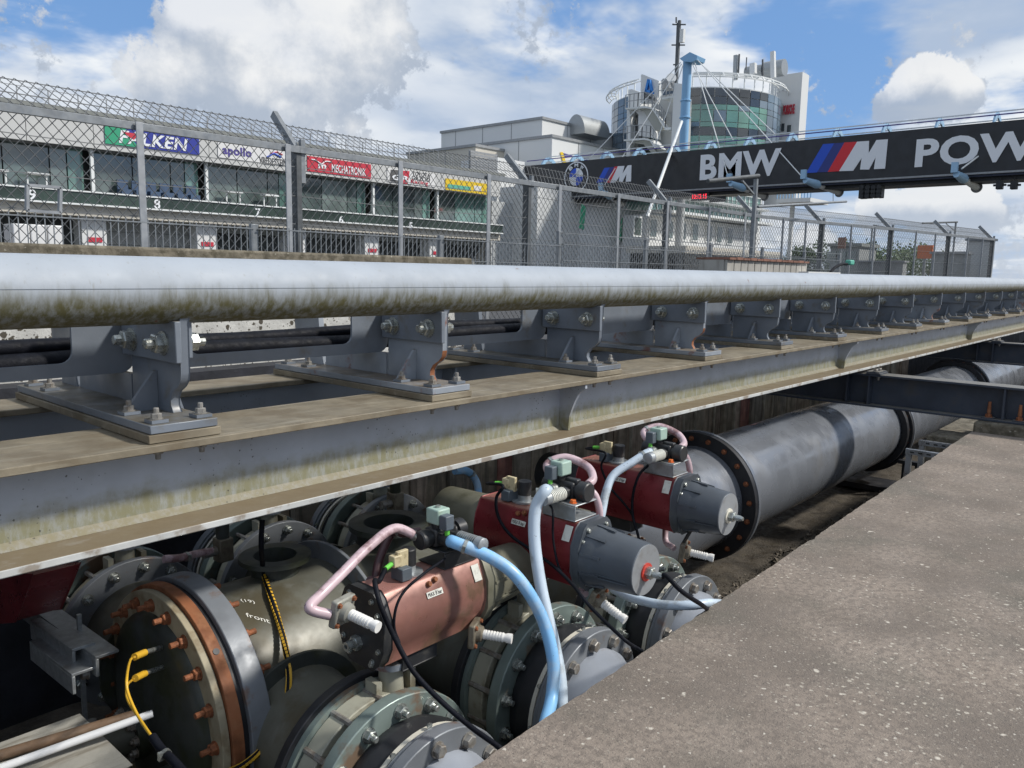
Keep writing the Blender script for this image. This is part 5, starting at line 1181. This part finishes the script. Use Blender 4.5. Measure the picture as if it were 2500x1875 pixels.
pxbar(am, 'panel_antenna', 'panel_white', (1667, 72), (1665, 104), XS + 3, .35)
for i, (a, b, w_, m_) in enumerate((((1795, 195), (1797, 135), .35, 'galvanised'), ((1802, 190), (1805, 132), .12, 'fence_dark'), ((1888, 190), (1887, 126), .38, 'panel_white'), ((1862, 185), (1862, 145), .12, 'fence_dark'), ((1839, 180), (1839, 155), .5, 'panel_white'), ((1821, 172), (1823, 140), .08, 'fence_dark'))):
    q = thing('roof_antenna', ['grey lattice antenna on the tower roof leaning right', 'slim dark whip beside the grey lattice antenna', 'tall white panel antenna at the right of the tower roof', 'short dark whip left of the white panel antenna', 'stubby white roof antenna behind the lattice', 'hair thin whip antenna on the tower roof'][i], 'antenna', PX(*a, TX)); pxbar(q, 'mast', m_, a, b, TX, w_)
for i, (a, r_, l_) in enumerate((((1822, 178), .55, 1.7), ((1868, 172), .75, 1.9))):
    c = PX(*a, TX + 2); solo(G().lathe(c, (0, -1, 0), [(0, r_), (l_, r_)], 20), 'roof_duct', 'galvanised', ['smaller round metal duct on the tower roof', 'larger round metal duct on the tower roof'][i], 'duct')
dsh = PX(1638, 193, XS + 2); solo(G().lathe(dsh, (-.7, -.6, .3), [(0, .1), (.12, .32), (.2, .42)], 24), 'satellite_dish', 'panel_white', 'round white satellite dish on the tower roof', 'dish')
q = thing('tower_sign', 'small red lettering on the white slab behind the glass tower', 'sign', PX(1905, 285, TX + 3.9))
o = PX(1912, 281, TX + 3.95); text('PORSCHE', 'lettering', 'sign_red', q, o, (0, -1, 0), (0, 0, 1), abs(PX(1939, 283, TX + 3.9).y - o.y), .9, ext=.08, bold=.03)
for a, b in (((1908, 302), (1914, 320)), ((1922, 306), (1930, 325))): wallpx('slab_window', 'tower_dark', a[0], b[0], a[1], b[1], TX + 3.95, .04, tw)
# lower wing with a row of windows
YW = 33.0
lw = thing('tower_wing', 'white lower wing of the tower with a row of square windows', 'building', (70, YW, ZG))
xa, xb = 52.7, PY(1850, 600, YW).x
zt = PY(1556, 520, YW).z
part(G().box(xa, xb, YW, YW + 2.2, ZG, zt), 'wall', 'panel_white', lw)
for px_, py_ in ((1556, 553), (1594, 557), (1634, 561), (1666, 565), (1696, 567), (1730, 570), (1755, 573), (1781, 576)):
    c = PY(px_, py_, YW - .03); wn = part(G().box(c.x - .55, c.x + .55, YW - .08, YW - .03, c.z - .75, c.z + .75), 'window', 'trim_white', lw)
    part(G().box(c.x - .42, c.x + .42, YW - .12, YW - .09, c.z - .62, c.z + .62), 'pane', 'pit_glass', wn)
for k in range(3): part(G().box(xa + .2, xb, YW - 1.4 + k * .5, YW - .1, zt + .15 + k * 1.25, zt + .35 + k * 1.25), 'gallery_slab', 'trim_white', lw)
part(G().box(xa + .2, xb, YW - .05, YW + 2, zt + .36, zt + 2.6), 'gallery_glass', 'pit_glass_green', lw)
for k in range(24):
    x = xa + .3 + (xb - xa - .4) * k / 23; part(G().box(x - .05, x + .05, YW - .12, YW - .06, zt + .36, zt + 2.6), 'gallery_post', 'trim_white', lw)
part(G().box(xa - 3, xb - 6, YW - 5, YW - .2, 1.4, 1.9), 'canopy', 'panel_beige', lw)
part(G().box(xa - 2.5, xa + 4, YW - 1, YW - .2, ZG, 1.38), 'dark_recess', 'garage_dark', lw)
rc = thing('white_annex', 'white rounded annex with green stripes below the black banner', 'building', (54, 38, ZG))
cA = PY(1475, 560, 38.5); part(G().lathe((cA.x, 39.5, ZG), (0, 0, 1), [(0, 4.0), (PY(1475, 488, 38).z - ZG, 4.0)], 40), 'drum', 'panel_white', rc)
part(G().box(cA.x - 9, cA.x - 3, 38.2, 42, ZG, 6.2), 'block', 'panel_white', rc)
for px_, p2 in ((1423, 530), (1520, 560)):
    o = PY(px_, p2, 35.3); part(G().prism([o + V((-.1, 0, .9)), o + V((.35, 0, .7)), o + V((.15, 0, -.9)), o + V((-.3, 0, -.8))], (0, .1, 0)), 'green_stripe', 'sign_green', rc)
bc = thing('viewing_balcony', 'small white balcony with blue railing right of the tower under the banner', 'balcony', PX(1935, 490, 66))
a, b = PX(1897, 480, 66), PX(1978, 492, 66); part(G().box(66, 70, b.y, a.y, b.z, a.z - .2), 'slab', 'panel_white', bc)
rg = G()
for k in range(12): yy = b.y + (a.y - b.y) * k / 11; rg.box(66, 66.06, yy - .03, yy + .03, a.z - .2, a.z + 1.0)
rg.box(66, 66.06, b.y, a.y, a.z + .95, a.z + 1.05); part(rg, 'railing', 'mast_blue', bc)
part(G().box(68.6, 68.9, a.y - .4, a.y - .1, ZG, a.z - .2), 'support_post', 'panel_white', bc)

# ================================================================== BANNER BRIDGE
XG = 50.0
gz0, gz1 = 5.72, 8.30
gt = thing('banner_bridge', 'black advertising bridge with big white lettering spanning the race track', 'bridge', (XG, 14, ZG))
part(G().box(XG, XG + .12, -16, 43.2, gz0, gz1), 'banner_panel', 'gantry_black', gt)
part(G().box(XG + .13, XG + 2.4, -16, 43.2, gz0 - .22, gz0 + .25), 'under_beam', 'gantry_under', gt)
part(G().box(XG - .04, XG + .12, -16, 43.2, gz0 - .10, gz0 - .003), 'lower_trim', 'trim_grey', gt)
part(G().box(XG + .5, XG + 2.3, -16, 43.2, gz0 - .42, gz0 - .225), 'lower_truss', 'lamp_case', gt)
part(G().box(XG + .13, XG + 2.4, -16, 43.2, gz0 + .26, gz0 + .4), 'deck', 'gantry_black', gt)
for dx, dz, m_ in ((.5, .42, 'sign_violet'), (1.3, .72, 'trim_white'), (2.2, .42, 'trim_white')):
    part(G().box(XG + dx, XG + dx + .07, -16, 43.2, gz1 + dz, gz1 + dz + .06), 'top_rail', m_, gt)
yy = 41.5
while yy > -15:
    a_ = [V((XG + .13 + 1.15 - 1.15 * math.cos(R(q)), yy, gz1 - .95 + 1.5 * math.sin(R(q)))) for q in range(20, 161, 14)]
    ag = G()
    for p, q in zip(a_, a_[1:]): ag.bar(p, q, .30, .08, (0, 1, 0))
    part(ag, 'arch_rib', 'arch_blue', gt); yy -= 2.85
def gtext(s, m, px0, py0, px1, py1, bold=.03, shear=0.):
    a, b = PX(px0, (py0 + py1) / 2, XG - .03), PX(px1, (py0 + py1) / 2, XG - .03)
    cxm = (px0 + px1) / 2; z0, z1 = PX(cxm, py1, XG - .03).z, PX(cxm, py0, XG - .03).z
    return text(s, 'lettering', m, gt, (XG - .02, a.y, z0), (0, -1, 0), (0, 0, 1), a.y - b.y, z1 - z0, ext=.02, bold=bold, shear=shear)
gtext('BMW', 'letter', 1710, 370, 1906, 434, .035)
gtext('POWER', 'letter', 2237, 320, 2700, 394, .035)
def gpoly(pts, m, n_='mark', th=.03): return part(G().prism([PX(a, b, XG - .004) for a, b in pts], (-th, 0, 0)), n_, m, gt)
for P4, m_ in ((((1476, 410), (1489, 409), (1470, 445), (1457, 446)), 'm_blue'), (((1489, 409), (1501, 407), (1482, 445), (1470, 445)), 'm_navy'), (((1501, 407), (1509, 406), (1490, 446), (1480, 446)), 'm_red'),
               (((2010, 352), (2037, 350), (1995, 421), (1968, 423)), 'm_blue'), (((2037, 350), (2062, 348), (2021, 420), (1995, 421)), 'm_navy'), (((2062, 348), (2093, 346), (2049, 418), (2021, 420)), 'm_red')): gpoly(P4, m_, 'stripe')
gpoly([(1509, 406), (1525, 405), (1520, 424), (1533, 404), (1542, 403), (1541, 443), (1528, 444), (1530, 424), (1520, 444), (1511, 445), (1513, 430), (1503, 446), (1490, 446)], 'letter', 'm_letter')
gpoly([(2093, 346), (2122, 344), (2121, 374), (2140, 342), (2168, 340), (2161, 412), (2134, 413), (2138, 384), (2122, 414), (2100, 414), (2104, 386), (2083, 417), (2049, 418)], 'letter', 'm_letter')
# round emblem
ec = PX(1407, 432, XG); er = (PX(1378, 432, XG).y - PX(1436, 432, XG).y) / 2; ez = (PX(1407, 397, XG).z - PX(1407, 469, XG).z) / 2
eo = V((XG - .004, ec.y, ec.z))
em = part(G().ring(eo, (-1, 0, 0), 0, .03, er * .93, er * 1.0, 48), 'emblem_rim', 'letter', gt)
for q in range(4):
    pts = [eo] + [eo + V((0, er * .58 * math.cos(R(q * 90 + s)), er * .58 * math.sin(R(q * 90 + s)))) for s in range(0, 91, 15)]
    part(G().prism(pts, (-.03 - .001 * q, 0, 0)), 'quadrant', 'm_blue' if q % 2 == 0 else 'letter', em)
for ch, an in (('B', 128), ('M', 90), ('W', 52)):
    r_ = er * .76; c = eo + V((-.004, -r_ * math.cos(R(an)), r_ * math.sin(R(an)))); ud = V((0, -math.sin(R(an)), -math.cos(R(an)))) ; vd = V((0, -math.cos(R(an)), math.sin(R(an))))
    text(ch, 'emblem_letter', 'letter', em, c - ud * .17 - vd * .13, ud, vd, .34, .27, ext=.02, bold=.03)
# mast and stays
mb = PX(1669, 352, XG + 4); mtp = PX(1680, 150, XG + 4)
ms = thing('bridge_mast', 'pale blue mast with angular head holding the bridge stays', 'mast', V((mb.x, mb.y, ZG)))
part(G().lathe((mb.x, mb.y, 6.0), (0, 0, 1), [(0, .32), (mtp.z - 6.0, .32)], 28), 'pole', 'mast_blue', ms)
part(G().lathe((mb.x, mb.y, ZG), (0, 0, 1), [(0, .31), (5.995 - ZG, .31)], 28), 'pedestal', 'panel_grey', ms)
zc = PX(1672, 290, XG + 4).z; part(G().lathe((mb.x, mb.y, zc), (0, 0, 1), [(0, .35), (.04, .42), (.10, .42), (.14, .35), (1.2, .34), (1.24, .40), (1.3, .40), (1.34, .33)], 28), 'collar', 'mast_blue', ms)
hd = [PX(a, b, XG + 3.4) for a, b in ((1659, 143), (1684, 127), (1703, 136), (1700, 146), (1688, 151), (1668, 150))]
part(G().prism(hd, (1.2, 0, 0)), 'head', 'mast_blue', ms)
STAY = [((1662, 152), (1390, 440), 49.6), ((1664, 156), (1476, 452), 49.4), ((1696, 152), (1780, 440), 49.2), ((1703, 146), (1962, 436), 49.0), ((1690, 156), (1790, 342), 52.6), ((1668, 158), (1600, 356), 52.6), ((1704, 148), (1895, 330), 52.6)]
for i, (a, b, x_) in enumerate(STAY):
    solo(G().cyl(PX(*a, XG + 3.6), PX(*b, x_), .032, 8), 'stay_rod', 'trim_white', ['leftmost front stay rod from the blue mast head', 'second front stay rod left of the blue mast', 'stay rod dropping steeply right over the white letters', 'long stay rod running right to the blue end fitting', 'rear stay rod right of the mast, short and steep', 'rear stay rod left of the mast, steep', 'rear stay rod reaching farthest right behind the banner'][i], 'stay rod')
solo(G().cyl(PX(1664, 297, XG + 3.4), PX(1580, 530, 44), .11, 10), 'slanted_strut', 'trim_white', 'thick white strut slanting down left across the black banner', 'strut')
solo(G().cyl(PX(2520, 283, XG + 3.5), PX(2348, 412, 49.0), .045, 8), 'stay_rod', 'trim_white', 'stay rod at the right edge slanting over the banner letters', 'stay rod')
for i, (a, b) in enumerate((((1784, 448), (1868, 480)), ((1966, 440), (2050, 470)), ((2335, 425), (2385, 458)), ((1470, 468), (1520, 500)))):
    A_ = PX(*a, 48.9); B_ = PX(*b, 52.2)
    f = thing('stay_fitting', ['pale blue end fitting and tube under the first white letters', 'pale blue end fitting and tube left of the signal lamps', 'pale blue end fitting and tube at right under the banner', 'pale blue fitting below the small striped emblem'][i], 'fitting', A_)
    d = (B_ - A_).normalized(); part(G().lathe(A_, d, [(0, .18), (.5, .21), (1.1, .26), (1.3, .22)], 16), 'socket', 'arch_blue', f)
    part(G().lathe(A_ + d * 1.3, d, [(0, .19), ((B_ - A_).length - 1.3, .19)], 16), 'tube', 'panel_white', f)
    part(G().ring(B_, d, -.08, .0, .1, .30, 20), 'end_ring', 'trim_grey', f)
    part(G().ob(A_ + V((-.05, .1, .35)), (.10, 0, 0), (0, .16, 0), (0, 0, .27)), 'clevis', 'arch_blue', f)
for i, (x0, x1, y0, y1) in enumerate(((2096, 2112, 452, 484), (2112, 2125, 453, 483), (2127, 2138, 453, 482), (2140, 2152, 452, 482))):
    a, b = PX(x0, y0, XG + .3), PX(x1, y1, XG + .3); s = thing('signal_lamp', '%s of four black signal lamps hanging under the banner' % ['leftmost', 'second from left', 'third from left', 'rightmost'][i], 'signal', (XG + .5, (a.y + b.y) / 2, b.z), 'signal lamps under the bridge')
    part(G().box(XG + .3, XG + .9, b.y + .03, a.y - .03, b.z, a.z), 'case', 'lamp_case', s, bev=.03)
    for k in range(3): part(G().lathe((XG + .3, (a.y + b.y) / 2, b.z + (a.z - b.z) * (k + .5) / 3), (-1, 0, 0), [(0, .13), (.12, .14)], 14), 'hood', 'lamp_case', s)
for i, x0 in enumerate((2441, 2476)):
    a = PX(x0, 452, XG + .3); s = thing('small_lamp', ['left of two small black lamps under the right end of the banner', 'right of two small black lamps under the right end of the banner'][i], 'lamp', a)
    part(G().ob(a, (.2, 0, 0), (0, .16, 0), (0, 0, .22)), 'case', 'lamp_case', s, bev=.03); part(G().ob(a, (.1, 0, 0), (0, .30, 0), (0, 0, .05)), 'yoke', 'lamp_case', s); part(G().cyl(a, (a.x, a.y, gz0 - .3), .03, 6), 'hanger', 'lamp_case', s)
ck = thing('led_clock', 'red digital clock on a black board under the banner', 'clock', PX(1710, 488, 50.2))
a, b = PX(1688, 472, 50.2), PX(1730, 489, 50.2); part(G().box(50.2, 50.35, b.y, a.y, b.z, a.z), 'case', 'lamp_case', ck)
text('10:12:15', 'digits', 'led_red', ck, (50.18, PX(1691, 480, 50.2).y, PX(1691, 486, 50.2).z), (0, -1, 0), (0, 0, 1), PX(1691, 480, 50.2).y - PX(1726, 480, 50.2).y, PX(1691, 475, 50.2).z - PX(1691, 486, 50.2).z, ext=.02, bold=.0)
a, b = PX(1732, 480, 50.25), PX(1770, 492, 50.25); solo(G().box(50.25, 50.4, b.y, a.y, b.z, a.z), 'display_board', 'lamp_case', 'blank black board right of the red clock', 'board')

# ================================================================== FAR RIGHT
def tree(p, h, wd, label, m):
    t = thing('tree', label, 'tree', p, 'trees beyond the fence')
    part(G().lathe(p, (0, 0, 1), [(0, h * .03), (h * .5, h * .02), (h * .85, h * .006)], 8), 'trunk', 'bark', t)
    g_ = G()
    for k in range(5):
        a = random.random() * 6.3; g_.cyl(p + V((0, 0, h * (.3 + .1 * k))), p + V((math.cos(a) * wd * .3, math.sin(a) * wd * .3, h * (.45 + .1 * k))), h * .012, 5, h * .004)
    part(g_, 'limb', 'bark', t); g_ = G()
    cl = [(V((random.gauss(0, wd * .22), random.gauss(0, wd * .22), h * random.uniform(.3, .95))), wd * random.uniform(.10, .2)) for _ in range(22)]
    for c, r_ in cl:
        for _ in range(70):
            o = V((random.gauss(0, 1), random.gauss(0, 1), random.gauss(0, .8))).normalized() * r_ * random.random() ** .4
            q = p + c + o; e1 = V((random.gauss(0, 1), random.gauss(0, 1), random.gauss(0, 1))).normalized() * h * .035; e2 = e1.orthogonal().normalized() * h * .026
            g_.add([q - e1, q + e2, q + e1, q - e2], [(0, 1, 2, 3)])
    part(g_, 'crown', m, t)
TL = [(1960, 612, 150, 7, 9), (1990, 626, 150, 6, 8), (2095, 600, 170, 9, 9), (2125, 612, 165, 8, 9), (2185, 612, 150, 9, 14), (2150, 632, 140, 5, 10), (2225, 635, 140, 5, 12), (2270, 640, 130, 4, 9), (1925, 635, 160, 5, 9), (2045, 640, 140, 4, 8)]
TLB = ['pointed dark tree just right of the tower wing', 'low dark tree beside the pointed one', 'tall tree behind the small flat roofed house', 'tall bushy tree right of the small flat roofed house', 'broad light green tree between two fence posts', 'low shrubby tree left of the broad green tree', 'low shrubby tree right of the broad green tree', 'small shrub under the orange sign', 'low tree at the foot of the tower wing', 'low tree before the small flat roofed house', 'low tree at the far right edge behind the fence']
for i, (px_, py_, X_, hh, wd) in enumerate(TL):
    p = PX(px_, py_, X_); tree(V((p.x, p.y, p.z - hh * .93)), hh, wd, TLB[i], 'leaf_b' if i in (4, 5) else 'leaf_a')
fh = PX(2030, 600, 130); t = thing('flat_house', 'small grey flat roofed house among the far trees', 'house', (132, fh.y, ZG))
a, b = PX(2028, 602, 130), PX(2095, 650, 130); part(G().box(130, 138, b.y, a.y, ZG, a.z), 'wall', 'far_wall', t); part(G().box(129.6, 138.4, b.y - .4, a.y + .4, a.z + .01, a.z + .5), 'roof', 'roof_grey', t)
for k in range(3): y_ = b.y + (a.y - b.y) * (k + .25) / 3; part(G().box(129.9, 129.98, y_, y_ + 1.6, a.z - 2.6, a.z - .8), 'window', 'pit_glass', t)
hg = G(); hg.prism([V((400, 300, -2)), V((400, -200, -2)), V((400, -200, -.5)), V((400, 0, .2)), V((400, 80, -.3)), V((400, 180, 1.0)), V((400, 300, .2))], (60, 0, 0)); solo(hg, 'hills', 'leaf_a', kind='structure')
for i, (px_, py_, X_, w_, h_) in enumerate(((2258, 615, 60, .95, .9), (2055, 593, 120, 1.1, 1.6))):
    p = PX(px_, py_, X_); t = thing('far_sign', ['orange square sign behind the fence at right', 'pinkish far sign left of the bushy tree'][i], 'sign', V((p.x, p.y, ZG)))
    part(G().box(p.x, p.x + .15, p.y - w_ / 2, p.y + w_ / 2, p.z - h_ / 2, p.z + h_ / 2), 'board', 'sign_orange' if i == 0 else 'far_roof', t); part(G().cyl((p.x + .1, p.y, ZG), (p.x + .1, p.y, p.z - h_ / 2), .1, 8), 'pole', 'trim_grey', t)
for i, (x0, x1, y0, X_) in enumerate(((2362, 2415, 588, 48), (2275, 2355, 620, 45), (2095, 2200, 640, 60))):
    a, b = PX(x0, y0, X_), PX(x1, y0 + 60, X_); t = thing('equipment_cabin', ['tall pale grey cabin behind the right fence bend', 'low grey cabin left of the tall pale one', 'long low grey shed behind the fence'][i], 'cabin', (X_, (a.y + b.y) / 2, ZG))
    part(G().box(X_, X_ + .9, b.y, a.y, ZG, a.z), 'wall', ['panel_grey', 'far_wall', 'far_wall'][i], t); part(G().box(X_ - .1, X_ + 1.0, b.y - .1, a.y + .1, a.z + .005, a.z + .12), 'roof', 'trim_grey', t)
f2 = thing('far_fence', 'farther stretch of chain-link fence with dark bent posts at right edge', 'fence', (34, 4.4, ZG)); P2 = [(29 + 4.2 * k, 4.35 - .12 * k) for k in range(7)]
for (x, y) in P2:
    po = part(G().box(x - .03, x + .03, y - .05, y + .05, ZG, .95), 'post', 'fence_dark', f2); part(G().bar((x, y, .95), (x, y + .34, 1.3), .07, .05, (1, 0, 0)), 'arm', 'fence_dark', po)
for A, B in zip(P2, P2[1:]):
    g = G(); wires(g, A, B, -.6, .95, 0, pitch=.14, r=.0028); part(g, 'mesh_panel', 'wire', f2); part(G().bar((*A, .95), (*B, .95), .05), 'top_rail', 'fence_galv', f2)
lp = PX(2130, 555, 120); t = thing('street_lamp', 'twin headed street lamp far behind the fence', 'lamp', V((lp.x, lp.y, ZG))); part(G().cyl((lp.x, lp.y, ZG), lp, .14, 8), 'pole', 'trim_grey', t)
for s in (-1, 1): part(G().ob(lp + V((0, .9 * s, .1)), (.2, 0, 0), (0, .8, .15 * s * s), (0, 0, .12)), 'head', 'fence_dark', t)
